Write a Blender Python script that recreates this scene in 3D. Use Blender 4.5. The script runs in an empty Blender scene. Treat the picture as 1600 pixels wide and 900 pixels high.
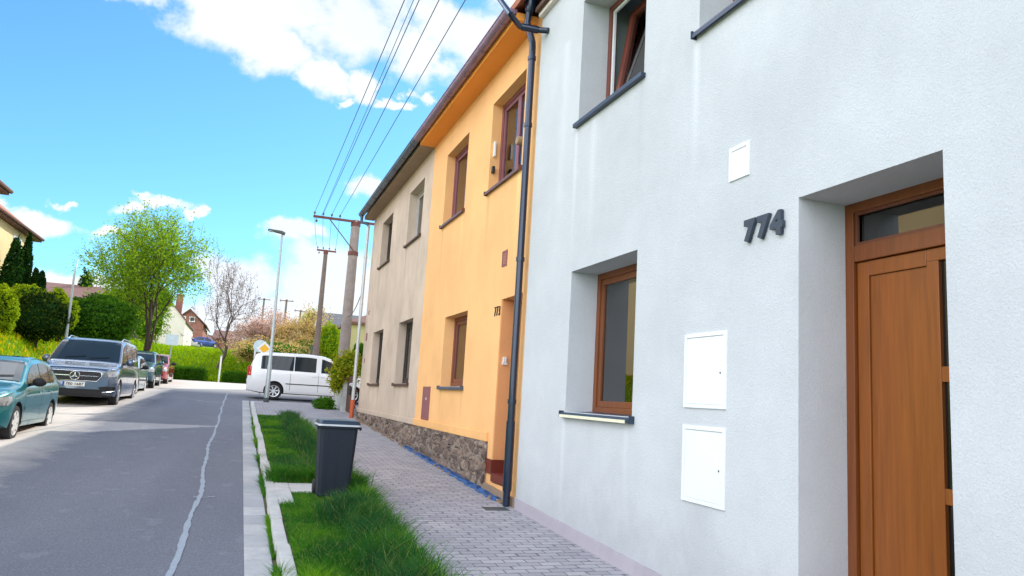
import bpy, bmesh, math, random
import numpy as np
from mathutils import Vector, Matrix, noise as mnoise
R = math.radians
sc = bpy.context.scene
col = sc.collection
rnd = random.Random(7)

# ------------------------------------------------------------------ camera
EYE = 1.54
RW = np.array([[0.93708037, -0.1060823, -0.33260626],
               [-0.3441502, -0.12061339, -0.93113536],
               [0.05866021, 0.98701517, -0.14953268]])
FPX = 1158.0
cam_d = bpy.data.cameras.new('camera')
cam = bpy.data.objects.new('camera', cam_d)
col.objects.link(cam)
cam_d.sensor_width = 36
cam_d.lens = FPX / 1600 * 36
cam_d.clip_end = 5000
M4 = Matrix([list(RW[i]) + [0] for i in range(3)] + [[0, 0, 0, 1]])
cam.matrix_world = Matrix.Translation((0, 0, EYE)) @ M4
sc.camera = cam
sc.render.resolution_x, sc.render.resolution_y = 1024, 576
sc.view_settings.view_transform = 'Standard'
sc.view_settings.look = 'None'
sc.view_settings.exposure = 0


def bearing(px, py):
    return RW @ np.array([px - 800, -(py - 450), -FPX])


def at(px, py, Y):            # surveyed point on the plane y = Y
    d = bearing(px, py)
    p = d * Y / d[1]
    return Vector((p[0], Y, p[2] + EYE))


def onx(px, py, X):           # surveyed point on the plane x = X
    d = bearing(px, py)
    p = d * X / d[0]
    return Vector((X, p[1], p[2] + EYE))


# ------------------------------------------------------------------ materials
class NT:
    def __init__(s, name):
        s.m = bpy.data.materials.new(name)
        s.m.use_nodes = True
        s.t = s.m.node_tree
        s.n = s.t.nodes
        s.bsdf = s.n['Principled BSDF']
        s.out = s.n['Material Output']

    def add(s, typ, **kw):
        nd = s.n.new(typ)
        for k, v in kw.items():
            if k.startswith('i_'):
                nd.inputs[k[2:].replace('_', ' ')].default_value = v
            else:
                setattr(nd, k, v)
        return nd

    def link(s, a, b):
        s.t.links.new(a, b)

    def pos(s, scale=(1, 1, 1), rot=(0, 0, 0), obj=False):
        if obj:
            g = s.add('ShaderNodeTexCoord').outputs['Object']
        else:
            g = s.add('ShaderNodeNewGeometry').outputs['Position']
        mp = s.add('ShaderNodeMapping')
        mp.inputs['Scale'].default_value = scale
        mp.inputs['Rotation'].default_value = rot
        s.link(g, mp.inputs['Vector'])
        return mp.outputs[0]

    def noise(s, vec, scale, detail=4, rough=.55):
        nz = s.add('ShaderNodeTexNoise')
        nz.inputs['Scale'].default_value = scale
        nz.inputs['Detail'].default_value = detail
        nz.inputs['Roughness'].default_value = rough
        if vec is not None:
            s.link(vec, nz.inputs['Vector'])
        return nz.outputs['Fac']

    def ramp(s, fac, stops):
        r = s.add('ShaderNodeValToRGB')
        e = r.color_ramp.elements
        while len(e) < len(stops):
            e.new(.5)
        for i, (p, c) in enumerate(stops):
            e[i].position = p
            e[i].color = (c[0], c[1], c[2], 1) if hasattr(c, '__len__') else (c, c, c, 1)
        s.link(fac, r.inputs[0])
        return r.outputs[0]

    def mix(s, fac, a, b, mode='MIX'):
        m = s.add('ShaderNodeMix', data_type='RGBA', blend_type=mode)
        for sock, v in ((m.inputs[0], fac), (m.inputs[6], a), (m.inputs[7], b)):
            if hasattr(v, 'is_linked'):
                s.link(v, sock)
            elif hasattr(v, '__len__'):
                sock.default_value = (v[0], v[1], v[2], 1)
            else:
                sock.default_value = v
        return m.outputs[2]

    def bump(s, h, strength=.3, dist=.01):
        b = s.add('ShaderNodeBump')
        b.inputs['Strength'].default_value = strength
        b.inputs['Distance'].default_value = dist
        s.link(h, b.inputs['Height'])
        s.link(b.outputs[0], s.bsdf.inputs['Normal'])
        return b

    def base(s, c):
        if hasattr(c, 'is_linked'):
            s.link(c, s.bsdf.inputs['Base Color'])
        else:
            s.bsdf.inputs['Base Color'].default_value = (c[0], c[1], c[2], 1)


def mul(c, k):
    return tuple(min(1, x * k) for x in c)


def plain(name, c, rough=.6, metal=0, var=.12, scale=6, coat=0, bump=0):
    t = NT(name)
    v = t.pos()
    f = t.noise(v, scale, 5, .6)
    t.base(t.ramp(f, [(.25, mul(c, 1 - var)), (.75, mul(c, 1 + var))]))
    t.bsdf.inputs['Roughness'].default_value = rough
    t.bsdf.inputs['Metallic'].default_value = metal
    t.bsdf.inputs['Coat Weight'].default_value = coat
    if bump:
        t.bump(t.noise(v, scale * 12, 4), bump, .01)
    return t.m


def stucco(name, c, grain=120, strength=.5, stain=.12, warm=None, dirt=0, drips=()):
    t = NT(name)
    v = t.pos()
    big = t.noise(v, .9, 5, .6)
    c1 = t.ramp(big, [(.3, mul(c, 1 - stain)), (.7, mul(c, 1 + stain * .5))])
    streak = t.noise(t.pos((2.2, 2.2, .35)), 1.6, 6, .65)
    c2 = t.mix(t.ramp(streak, [(.52, 0), (.8, .22 + dirt)]), c1, warm or mul(c, 1.12))
    fine = t.noise(v, grain, 3, .6)
    c3 = t.mix(t.ramp(fine, [(.35, .22), (.6, 0)]), c2, mul(c, .72))
    if dirt:
        d = t.noise(t.pos((1, 1, .5)), 3.5, 8, .7)
        c3 = t.mix(t.ramp(d, [(.5, 0), (.78, dirt)]), c3, mul(c, .5))
    sx = t.add('ShaderNodeSeparateXYZ')
    t.link(v, sx.inputs[0])
    hh = t.add('ShaderNodeMath', operation='MULTIPLY_ADD')
    t.link(sx.outputs[1], hh.inputs[0]); hh.inputs[1].default_value = -.04
    t.link(sx.outputs[2], hh.inputs[2])
    sn = t.noise(v, 5, 7, .7)
    h2 = t.add('ShaderNodeMath', operation='MULTIPLY_ADD')
    t.link(sn, h2.inputs[0]); h2.inputs[1].default_value = -.9
    t.link(hh.outputs[0], h2.inputs[2])
    splash = t.add('ShaderNodeMapRange')
    splash.inputs['From Min'].default_value = .15
    splash.inputs['From Max'].default_value = -.35
    splash.inputs['To Max'].default_value = .45
    t.link(h2.outputs[0], splash.inputs['Value'])
    c3 = t.mix(splash.outputs[0], c3, mul(c, .62))
    for (ya, za, wd_, ln_, bright) in drips:
        g1 = t.add('ShaderNodeMath', operation='SUBTRACT')
        t.link(sx.outputs[1], g1.inputs[0]); g1.inputs[1].default_value = ya
        g2 = t.add('ShaderNodeMath', operation='ABSOLUTE')
        t.link(g1.outputs[0], g2.inputs[0])
        e1 = t.add('ShaderNodeMapRange')
        e1.inputs['From Min'].default_value = wd_; e1.inputs['From Max'].default_value = 0
        t.link(g2.outputs[0], e1.inputs['Value'])
        e2 = t.add('ShaderNodeMapRange')
        e2.inputs['From Min'].default_value = za - ln_; e2.inputs['From Max'].default_value = za
        t.link(sx.outputs[2], e2.inputs['Value'])
        lt = t.add('ShaderNodeMath', operation='LESS_THAN')
        t.link(sx.outputs[2], lt.inputs[0]); lt.inputs[1].default_value = za
        m1 = t.add('ShaderNodeMath', operation='MULTIPLY')
        t.link(e1.outputs[0], m1.inputs[0]); t.link(e2.outputs[0], m1.inputs[1])
        m2 = t.add('ShaderNodeMath', operation='MULTIPLY')
        t.link(m1.outputs[0], m2.inputs[0]); t.link(lt.outputs[0], m2.inputs[1])
        m3 = t.add('ShaderNodeMath', operation='MULTIPLY')
        t.link(m2.outputs[0], m3.inputs[0])
        t.link(t.ramp(streak, [(.3, .3), (.6, 1)]), m3.inputs[1])
        c3 = t.mix(m3.outputs[0], c3, mul(c, bright))
    t.base(c3)
    t.bsdf.inputs['Roughness'].default_value = .95
    t.bsdf.inputs['Specular IOR Level'].default_value = .2
    h = t.noise(v, grain, 4, .65)
    t.bump(h, strength, .010)
    return t.m


def wood_foil(name, c, rough=.35):
    t = NT(name)
    v = t.pos((9, 9, .55))
    n1 = t.noise(v, 3.0, 6, .6)
    n2 = t.noise(t.pos((60, 60, 1.6)), 2.0, 4, .6)
    c1 = t.ramp(n1, [(.25, mul(c, .75)), (.5, c), (.75, mul(c, 1.22))])
    t.base(t.mix(t.ramp(n2, [(.4, .22), (.6, 0)]), c1, mul(c, .55)))
    t.bsdf.inputs['Roughness'].default_value = rough
    t.bump(n2, .08, .002)
    return t.m


def paint(name, c, metal=.35, rough=.28):
    t = NT(name)
    f = t.noise(t.pos(), 300, 2)
    t.base(t.ramp(f, [(.3, mul(c, .9)), (.7, mul(c, 1.1))]))
    t.bsdf.inputs['Metallic'].default_value = metal
    t.bsdf.inputs['Roughness'].default_value = rough
    t.bsdf.inputs['Coat Weight'].default_value = 1
    t.bsdf.inputs['Coat Roughness'].default_value = .04
    return t.m


def glass(name, tint=(.55, .6, .6), refl=1.0):
    """clear pane: see-through with Fresnel mirror"""
    t = NT(name)
    tr = t.add('ShaderNodeBsdfTransparent')
    tr.inputs[0].default_value = (*tint, 1)
    gl = t.add('ShaderNodeBsdfGlossy')
    gl.inputs['Roughness'].default_value = .01
    gl.inputs['Color'].default_value = (refl, refl, refl, 1)
    b = t.add('ShaderNodeBump')
    b.inputs['Strength'].default_value = .03
    b.inputs['Distance'].default_value = .02
    t.link(t.noise(t.pos(), 1.3, 1), b.inputs['Height'])
    t.link(b.outputs[0], gl.inputs['Normal'])
    fr = t.add('ShaderNodeFresnel')
    fr.inputs[0].default_value = 2.1
    mx = t.add('ShaderNodeMixShader')
    t.link(fr.outputs[0], mx.inputs[0])
    t.link(tr.outputs[0], mx.inputs[1])
    t.link(gl.outputs[0], mx.inputs[2])
    t.link(mx.outputs[0], t.out.inputs[0])
    return t.m


def leaf_mat(name, c, vary=.5, trans=.45, warm=(1.5, 1.2, .6)):
    t = NT(name)
    g = t.add('ShaderNodeNewGeometry')
    r = g.outputs['Random Per Island']
    big = t.noise(t.pos(), 1.2, 3)
    c1 = t.ramp(r, [(0, mul(c, 1 - vary)), (.55, c), (1, tuple(min(1, c[i] * warm[i]) for i in range(3)))])
    c2 = t.mix(t.ramp(big, [(.35, .35), (.65, 0)]), c1, mul(c, .45))
    df = t.add('ShaderNodeBsdfDiffuse')
    tl = t.add('ShaderNodeBsdfTranslucent')
    t.link(c2, df.inputs[0])
    t.link(c2, tl.inputs[0])
    mx = t.add('ShaderNodeMixShader')
    mx.inputs[0].default_value = trans
    t.link(df.outputs[0], mx.inputs[1])
    t.link(tl.outputs[0], mx.inputs[2])
    t.link(mx.outputs[0], t.out.inputs[0])
    return t.m


M = {}
M['grey_stucco'] = stucco('grey_stucco', (.595, .610, .625), 95, .6, .12, (.645, .655, .665), 0,
                        [(6.9, 1.42, .07, 1.1, 1.14), (5.62, 1.42, .06, .8, 1.12), (6.3, 1.42, .12, .6, .86), (6.92, 4.44, .06, 1.6, 1.13), (6.5, 4.44, .10, 1.5, 1.12), (7.3, 5.6, .14, 3.0, 1.10), (5.55, 4.44, .08, 1.2, .82), (4.7, 4.46, .07, 1.2, 1.25), (4.5, .9, .2, .6, .8)])
M['yellow_stucco'] = stucco('yellow_stucco', (.95, .52, .22), 70, .6, .12, (.95, .58, .30), .10,
                          [(8.75, 4.5, .08, 1.4, 1.25), (10.0, 4.5, .10, 1.2, .72), (11.35, 4.5, .07, 1.1, 1.2), (12.6, 4.5, .09, 1.2, .75), (10.72, 1.66, .06, .6, .8), (11.95, 1.66, .07, .6, .75)])
M['yellow_band'] = stucco('yellow_band', (.92, .50, .20), 60, .4, .12)
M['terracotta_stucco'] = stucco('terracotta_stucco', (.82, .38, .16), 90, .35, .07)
M['orange_cornice'] = stucco('orange_cornice', (.95, .38, .08), 90, .3, .05)
M['tan_stucco'] = stucco('tan_stucco', (.66, .52, .41), 90, .8, .18, (.74, .61, .50), .40,
                       [(14.5, 4.7, .09, 1.3, .74), (15.75, 4.7, .1, 1.3, .65), (17.8, 4.7, .08, 1.3, .7), (19.05, 4.7, .09, 1.3, .68), (14.55, 1.7, .07, .7, .6), (15.8, 1.7, .08, .7, .62), (17.8, 1.7, .08, .7, .6), (19.05, 1.7, .08, .7, .6)])
M['tan_cornice'] = stucco('tan_cornice', (.38, .27, .19), 90, .5, .15, None, .3)
M['cream_stucco'] = stucco('cream_stucco', (.80, .64, .36), 60, .3, .06)
M['pale_stucco'] = stucco('pale_stucco', (.80, .74, .56), 60, .3, .06)
M['white_stucco'] = stucco('white_stucco', (.86, .77, .70), 60, .3, .06)
M['brick_red'] = stucco('brick_red', (.36, .16, .13), 40, .5, .15)
M['olive_stucco'] = stucco('olive_stucco', (.50, .46, .22), 60, .3, .06)
M['red_step'] = plain('red_step', (.15, .022, .012), .5)
M['wood_door'] = wood_foil('wood_door', (.25, .070, .009))
M['wood_frame'] = wood_foil('wood_frame', (.20, .055, .012))
M['wood_dark'] = wood_foil('wood_dark', (.15, .045, .018))
M['red_frame'] = wood_foil('red_frame', (.19, .05, .032))
M['purple_frame'] = plain('purple_frame', (.22, .07, .085), .4)
M['black_frame'] = plain('black_frame', (.03, .022, .02), .5)
M['white_paint'] = plain('white_paint', (.80, .82, .82), .35, var=.03)
M['cabinet_white'] = plain('cabinet_white', (.80, .82, .82), .3, var=.02)
M['pane'] = glass('pane')
M['pane_dark'] = glass('pane_dark', (.35, .38, .4))
M['black_glass'] = plain('black_glass', (.012, .010, .009), .12)
M['blind'] = plain('blind', (.26, .31, .31), .9, var=.05, scale=2)
M['dark_inside'] = plain('dark_inside', (.07, .06, .06), .9)
M['beige_blind'] = plain('beige_blind', (.36, .25, .15), .9)
M['curtain'] = plain('curtain', (.45, .42, .40), .9)
M['navy_metal'] = plain('navy_metal', (.009, .020, .048), .3, .3, .1, coat=.5)
M['sill_dark'] = plain('sill_dark', (.03, .045, .075), .35, .2)
M['purple_gutter'] = plain('purple_gutter', (.27, .16, .23), .35, .2, .15)
M['slate_gutter'] = plain('slate_gutter', (.09, .10, .14), .35, .3, .15)
M['zinc'] = plain('zinc', (.55, .57, .58), .4, .4, .1)
M['orange_plastic'] = plain('orange_plastic', (.52, .10, .03), .5)
M['plinth_tile'] = plain('plinth_tile', (.42, .38, .42), .6, 0, .08, 3, bump=.1)
M['digit'] = plain('digit', (.05, .065, .09), .4, .3, .1)
M['mauve'] = plain('mauve', (.27, .095, .10), .6)
M['concrete'] = plain('concrete', (.42, .42, .41), .9, 0, .2, 8, bump=.3)
M['kerb'] = plain('kerb', (.50, .49, .47), .9, 0, .18, 5, bump=.35)
M['pole_concrete'] = plain('pole_concrete', (.30, .25, .23), .9, 0, .2, 4, bump=.2)
M['pole_wood'] = plain('pole_wood', (.17, .13, .11), .9, 0, .2, 5, bump=.2)
M['rust'] = plain('rust', (.17, .065, .05), .8, .2, .3)
M['galv'] = plain('galv', (.40, .45, .46), .45, .5, .1)
M['galv_dark'] = plain('galv_dark', (.07, .09, .09), .5, .3)
M['wire'] = plain('wire', (.05, .09, .12), .6)
M['roof_tile'] = plain('roof_tile', (.42, .15, .075), .85, 0, .2, 9, bump=.5)
M['roof_brown'] = plain('roof_brown', (.16, .075, .06), .85, 0, .2, 9, bump=.5)
M['roof_dark'] = plain('roof_dark', (.06, .065, .08), .8, 0, .2, 9, bump=.5)
M['brown_board'] = wood_foil('brown_board', (.10, .045, .025), .7)
M['bin_plastic'] = plain('bin_plastic', (.004, .010, .022), .6, 0, .15, 3, bump=.05)
M['bin_lid'] = plain('bin_lid', (.018, .034, .060), .30, 0, .15, 3, bump=.05)
M['bin_grey'] = plain('bin_grey', (.50, .52, .54), .5, 0, .1)
M['rubber'] = plain('rubber', (.018, .018, .02), .85, bump=.1)
M['alloy'] = plain('alloy', (.62, .63, .66), .3, .7, .05)
M['hubcap'] = plain('hubcap', (.66, .67, .66), .4, .2, .05)
M['chrome'] = plain('chrome', (.85, .87, .90), .12, .9, .02)
M['black_trim'] = plain('black_trim', (.008, .008, .010), .7)
M['mesh_grille'] = plain('mesh_grille', (.03, .03, .038), .35, .4)
M['plate_white'] = plain('plate_white', (.80, .80, .78), .4, var=.02)
M['plate_blue'] = plain('plate_blue', (.02, .07, .38), .4)
M['ink'] = plain('ink', (.01, .01, .012), .5)
M['red_lens'] = plain('red_lens', (.55, .02, .015), .2, coat=1)
M['lamp_lens'] = plain('lamp_lens', (.42, .45, .48), .08, .6, .4, 30, coat=1)
M['teal_paint'] = paint('teal_paint', (.004, .165, .185))
M['steel_paint'] = paint('steel_paint', (.115, .155, .22), .55, .25)
M['pale_blue_paint'] = paint('pale_blue_paint', (.20, .33, .42), .4)
M['dark_teal_paint'] = paint('dark_teal_paint', (.025, .10, .14), .4)
M['red_paint'] = paint('red_paint', (.38, .03, .035), .3)
M['white_car'] = paint('white_car', (.86, .86, .87), 0, .35)
M['blue_car'] = paint('blue_car', (.03, .10, .45), .3)
M['sign_back'] = plain('sign_back', (.50, .60, .64), .4, .4)
M['sign_yellow'] = plain('sign_yellow', (.95, .48, .01), .4)
M['sign_white'] = plain('sign_white', (.85, .85, .85), .4)
M['sign_red'] = plain('sign_red', (.6, .03, .03), .4)
M['blue_foil'] = plain('blue_foil', (.015, .08, .24), .5, 0, .6, 16, bump=.6)
M['sealant'] = plain('sealant', (.30, .34, .39), .8, 0, .12, 30)
M['soil'] = plain('soil', (.08, .075, .03), 1, 0, .3, 12)
M['bark'] = plain('bark', (.055, .038, .028), .95, 0, .3, 12, bump=.5)
M['bark_grey'] = plain('bark_grey', (.13, .095, .085), .95, 0, .3, 12, bump=.5)
M['leaf_spring'] = leaf_mat('leaf_spring', (.26, .46, .03), .5, .5)
M['leaf_green'] = leaf_mat('leaf_green', (.085, .24, .022), .5, .4)
M['leaf_dark'] = leaf_mat('leaf_dark', (.020, .075, .018), .5, .2, (3.2, 1.9, .8))
M['leaf_yew'] = leaf_mat('leaf_yew', (.022, .062, .018), .6, .2, (5.5, 2.6, .7))
M['leaf_lime'] = leaf_mat('leaf_lime', (.36, .52, .02), .4, .45, (1.4, 1.15, .6))
M['leaf_gold'] = leaf_mat('leaf_gold', (.40, .44, .03), .5, .4)
M['leaf_bud'] = leaf_mat('leaf_bud', (.22, .15, .12), .5, .3)
M['blossom'] = leaf_mat('blossom', (.78, .56, .46), .5, .35, (1.35, 1.1, 1.0))
M['blossom_gold'] = leaf_mat('blossom_gold', (.72, .55, .22), .5, .35, (1.3, 1.1, .9))
M['grass_blade'] = leaf_mat('grass_blade', (.075, .24, .020), .5, .35, (3.2, 1.7, .8))
M['grass_lawn'] = leaf_mat('grass_lawn', (.11, .33, .016), .4, .35, (2.6, 1.4, .5))
M['grass_bank'] = leaf_mat('grass_bank', (.30, .52, .014), .4, .4, (1.9, 1.2, .5))
M['dandelion'] = leaf_mat('dandelion', (.85, .62, .02), .2, .2)


def asphalt():
    t = NT('asphalt')
    v = t.pos()
    sp = t.noise(v, 60, 6, .85)
    big = t.noise(t.pos((1, .28, 1)), .9, 6, .62)
    c = t.ramp(big, [(.3, (.135, .143, .180)), (.7, (.19, .197, .232))])
    c = t.mix(t.ramp(sp, [(.42, .55), (.56, 0)]), c, (.065, .07, .085))
    c = t.mix(t.ramp(sp, [(.56, 0), (.72, .8)]), c, (.42, .44, .48))
    patch = t.noise(t.pos((1.4, .9, 1)), 2.6, 3, .5)
    c = t.mix(t.ramp(patch, [(.62, 0), (.66, .22)]), c, (.26, .27, .31))
    # sunlight painted into the colour: paler along the left kerb and at the junction
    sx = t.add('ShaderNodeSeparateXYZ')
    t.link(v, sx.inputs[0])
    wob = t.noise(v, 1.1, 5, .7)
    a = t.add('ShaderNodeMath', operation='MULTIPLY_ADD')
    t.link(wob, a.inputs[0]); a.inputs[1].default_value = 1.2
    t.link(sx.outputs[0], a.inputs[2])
    sun_lane = t.add('ShaderNodeMapRange')
    sun_lane.inputs['From Min'].default_value = -1.7
    sun_lane.inputs['From Max'].default_value = -2.6
    t.link(a.outputs[0], sun_lane.inputs['Value'])
    sun_junction = t.add('ShaderNodeMapRange')
    sun_junction.inputs['From Min'].default_value = 30.5
    sun_junction.inputs['From Max'].default_value = 33.5
    t.link(sx.outputs[1], sun_junction.inputs['Value'])
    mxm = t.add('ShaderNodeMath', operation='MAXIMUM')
    t.link(sun_lane.outputs[0], mxm.inputs[0]); t.link(sun_junction.outputs[0], mxm.inputs[1])
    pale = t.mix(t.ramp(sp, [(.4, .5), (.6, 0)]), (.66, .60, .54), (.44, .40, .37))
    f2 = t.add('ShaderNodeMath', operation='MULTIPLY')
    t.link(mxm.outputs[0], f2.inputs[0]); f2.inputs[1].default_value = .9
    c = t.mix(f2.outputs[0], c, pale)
    t.base(c)
    t.bsdf.inputs['Roughness'].default_value = .9
    t.bump(sp, .5, .006)
    return t.m


def pavers():
    t = NT('pavers')
    v = t.pos()
    b = t.add('ShaderNodeTexBrick')
    t.link(v, b.inputs['Vector'])
    b.inputs['Scale'].default_value = 1
    b.inputs['Brick Width'].default_value = .19
    b.inputs['Row Height'].default_value = .098
    b.inputs['Mortar Size'].default_value = .0055
    b.inputs['Mortar Smooth'].default_value = .4
    b.inputs['Color1'].default_value = (.31, .295, .31, 1)
    b.inputs['Color2'].default_value = (.44, .415, .42, 1)
    b.inputs['Mortar'].default_value = (.07, .07, .09, 1)
    c = b.outputs['Color']
    big = t.noise(v, .9, 5, .6)
    c = t.mix(t.ramp(big, [(.35, .35), (.65, 0)]), c, (.28, .27, .31))
    fine = t.noise(v, 60, 4, .7)
    c = t.mix(t.ramp(fine, [(.38, .35), (.55, 0)]), c, (.20, .20, .23))
    # dark chips where the shaped joints meet
    b2 = t.add('ShaderNodeTexBrick')
    t.link(v, b2.inputs['Vector'])
    b2.inputs['Scale'].default_value = 1
    b2.inputs['Brick Width'].default_value = .19
    b2.inputs['Row Height'].default_value = .098
    b2.inputs['Mortar Size'].default_value = .014
    b2.inputs['Mortar Smooth'].default_value = .2
    sel = t.noise(t.pos((5.3, 10.2, 1)), 1.0, 2)
    f = t.add('ShaderNodeMath', operation='MULTIPLY')
    t.link(b2.outputs['Fac'], f.inputs[0])
    t.link(t.ramp(sel, [(.56, 0), (.6, .75)]), f.inputs[1])
    c = t.mix(f.outputs[0], c, (.11, .11, .13))
    t.base(c)
    t.bsdf.inputs['Roughness'].default_value = .85
    inv = t.add('ShaderNodeMath', operation='SUBTRACT')
    inv.inputs[0].default_value = 1
    t.link(b.outputs['Fac'], inv.inputs[1])
    t.bump(inv.outputs[0], .6, .006)
    return t.m


def stonework():
    t = NT('stonework')
    v0 = t.pos((1, 1, 1.25))
    wob = t.add('ShaderNodeTexNoise')
    wob.inputs['Scale'].default_value = 5
    t.link(v0, wob.inputs['Vector'])
    v = t.mix(.12, v0, wob.outputs['Color'], 'ADD')
    e = t.add('ShaderNodeTexVoronoi', feature='DISTANCE_TO_EDGE')
    e.inputs['Scale'].default_value = 6.4
    t.link(v, e.inputs['Vector'])
    f = t.add('ShaderNodeTexVoronoi')
    f.inputs['Scale'].default_value = 6.4
    t.link(v, f.inputs['Vector'])
    sep = t.add('ShaderNodeSeparateColor')
    t.link(f.outputs['Color'], sep.inputs[0])
    c = t.ramp(sep.outputs[0], [(0, (.09, .065, .055)), (.35, (.18, .125, .095)), (.7, (.27, .185, .14)), (1, (.34, .25, .19))])
    n = t.noise(v0, 26, 6, .7)
    c = t.mix(t.ramp(n, [(.38, .6), (.6, 0)]), c, (.10, .065, .06))
    c = t.mix(t.ramp(e.outputs['Distance'], [(.03, .9), (.075, 0)]), c, (.25, .20, .16))
    t.base(c)
    t.bsdf.inputs['Roughness'].default_value = .9
    h = t.mix(.3, t.ramp(e.outputs['Distance'], [(0, 0), (.16, 1)]), n)
    t.bump(h, .9, .03)
    return t.m


def ground_mat():
    t = NT('ground_grass')
    v = t.pos()
    n = t.noise(v, .8, 6, .65)
    f = t.noise(v, 14, 5, .7)
    c = t.ramp(n, [(.3, (.085, .21, .012)), (.5, (.21, .36, .014)), (.7, (.36, .47, .014))])
    c = t.mix(t.ramp(f, [(.4, .6), (.6, 0)]), c, (.045, .13, .010))
    t.base(c)
    t.bsdf.inputs['Roughness'].default_value = 1
    t.bump(f, .8, .08)
    return t.m




def grass_mat(name, dark, mid, light, scale):
    t = NT(name)
    r = t.add('ShaderNodeNewGeometry').outputs['Random Per Island']
    big = t.noise(t.pos((1, .7, .2)), scale, 4, .6)
    c1 = t.ramp(big, [(.32, dark), (.5, mid), (.66, light)])
    c2 = t.mix(t.ramp(r, [(0, .55), (.5, 0)]), c1, mul(dark, .7))
    c3 = t.mix(t.ramp(r, [(.86, 0), (.97, .85)]), c2, (.34, .36, .10))
    df = t.add('ShaderNodeBsdfDiffuse')
    tl = t.add('ShaderNodeBsdfTranslucent')
    t.link(c3, df.inputs[0])
    t.link(c3, tl.inputs[0])
    mx = t.add('ShaderNodeMixShader')
    mx.inputs[0].default_value = .35
    t.link(df.outputs[0], mx.inputs[1])
    t.link(tl.outputs[0], mx.inputs[2])
    t.link(mx.outputs[0], t.out.inputs[0])
    return t.m


M['grass_blade'] = grass_mat('grass_blade', (.022, .105, .030), (.065, .235, .022), (.19, .40, .016), 1.5)
M['grass_dark'] = grass_mat('grass_dark', (.02, .085, .03), (.035, .14, .04), (.07, .20, .04), 2.5)
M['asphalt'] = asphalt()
M['pavers'] = pavers()
M['stonework'] = stonework()
M['ground'] = ground_mat()


def slab_mat():
    t = NT('gutter_slab')
    v = t.pos()
    n = t.noise(v, 1.5, 6, .7)
    f = t.noise(v, 70, 4, .7)
    # every slab its own tone
    sx = t.add('ShaderNodeSeparateXYZ')
    t.link(v, sx.inputs[0])
    m = t.add('ShaderNodeMath', operation='MULTIPLY')
    m.inputs[1].default_value = 1 / .43
    t.link(sx.outputs[1], m.inputs[0])
    fl = t.add('ShaderNodeMath', operation='FLOOR')
    t.link(m.outputs[0], fl.inputs[0])
    w = t.add('ShaderNodeTexWhiteNoise', noise_dimensions='1D')
    t.link(fl.outputs[0], w.inputs['W'])
    c = t.ramp(w.outputs[0], [(0, (.38, .38, .39)), (1, (.53, .52, .51))])
    c = t.mix(t.ramp(n, [(.4, .5), (.6, 0)]), c, (.27, .28, .30))
    c = t.mix(t.ramp(f, [(.4, .4), (.5, 0)]), c, (.27, .27, .29))
    t.base(c)
    t.bsdf.inputs['Roughness'].default_value = .9
    t.bump(f, .3, .004)
    return t.m


M['slab'] = slab_mat()


# ------------------------------------------------------------------ mesh helpers
def origin_of(o):
    v = Vector((0, 0, 0))
    while o is not None:
        v += o.location
        o = o.parent
    return v


def mark(o, label=None, cat=None, group=None, kind=None):
    for k, v in (('label', label), ('category', cat), ('group', group), ('kind', kind)):
        if v:
            o[k] = v
    return o


def thing(name, loc, label, cat, group=None, rz=0):
    o = bpy.data.objects.new(name, None)
    o.empty_display_size = .2
    o.location = loc
    o.rotation_euler = (0, 0, rz)
    col.objects.link(o)
    return mark(o, label, cat, group)


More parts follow.
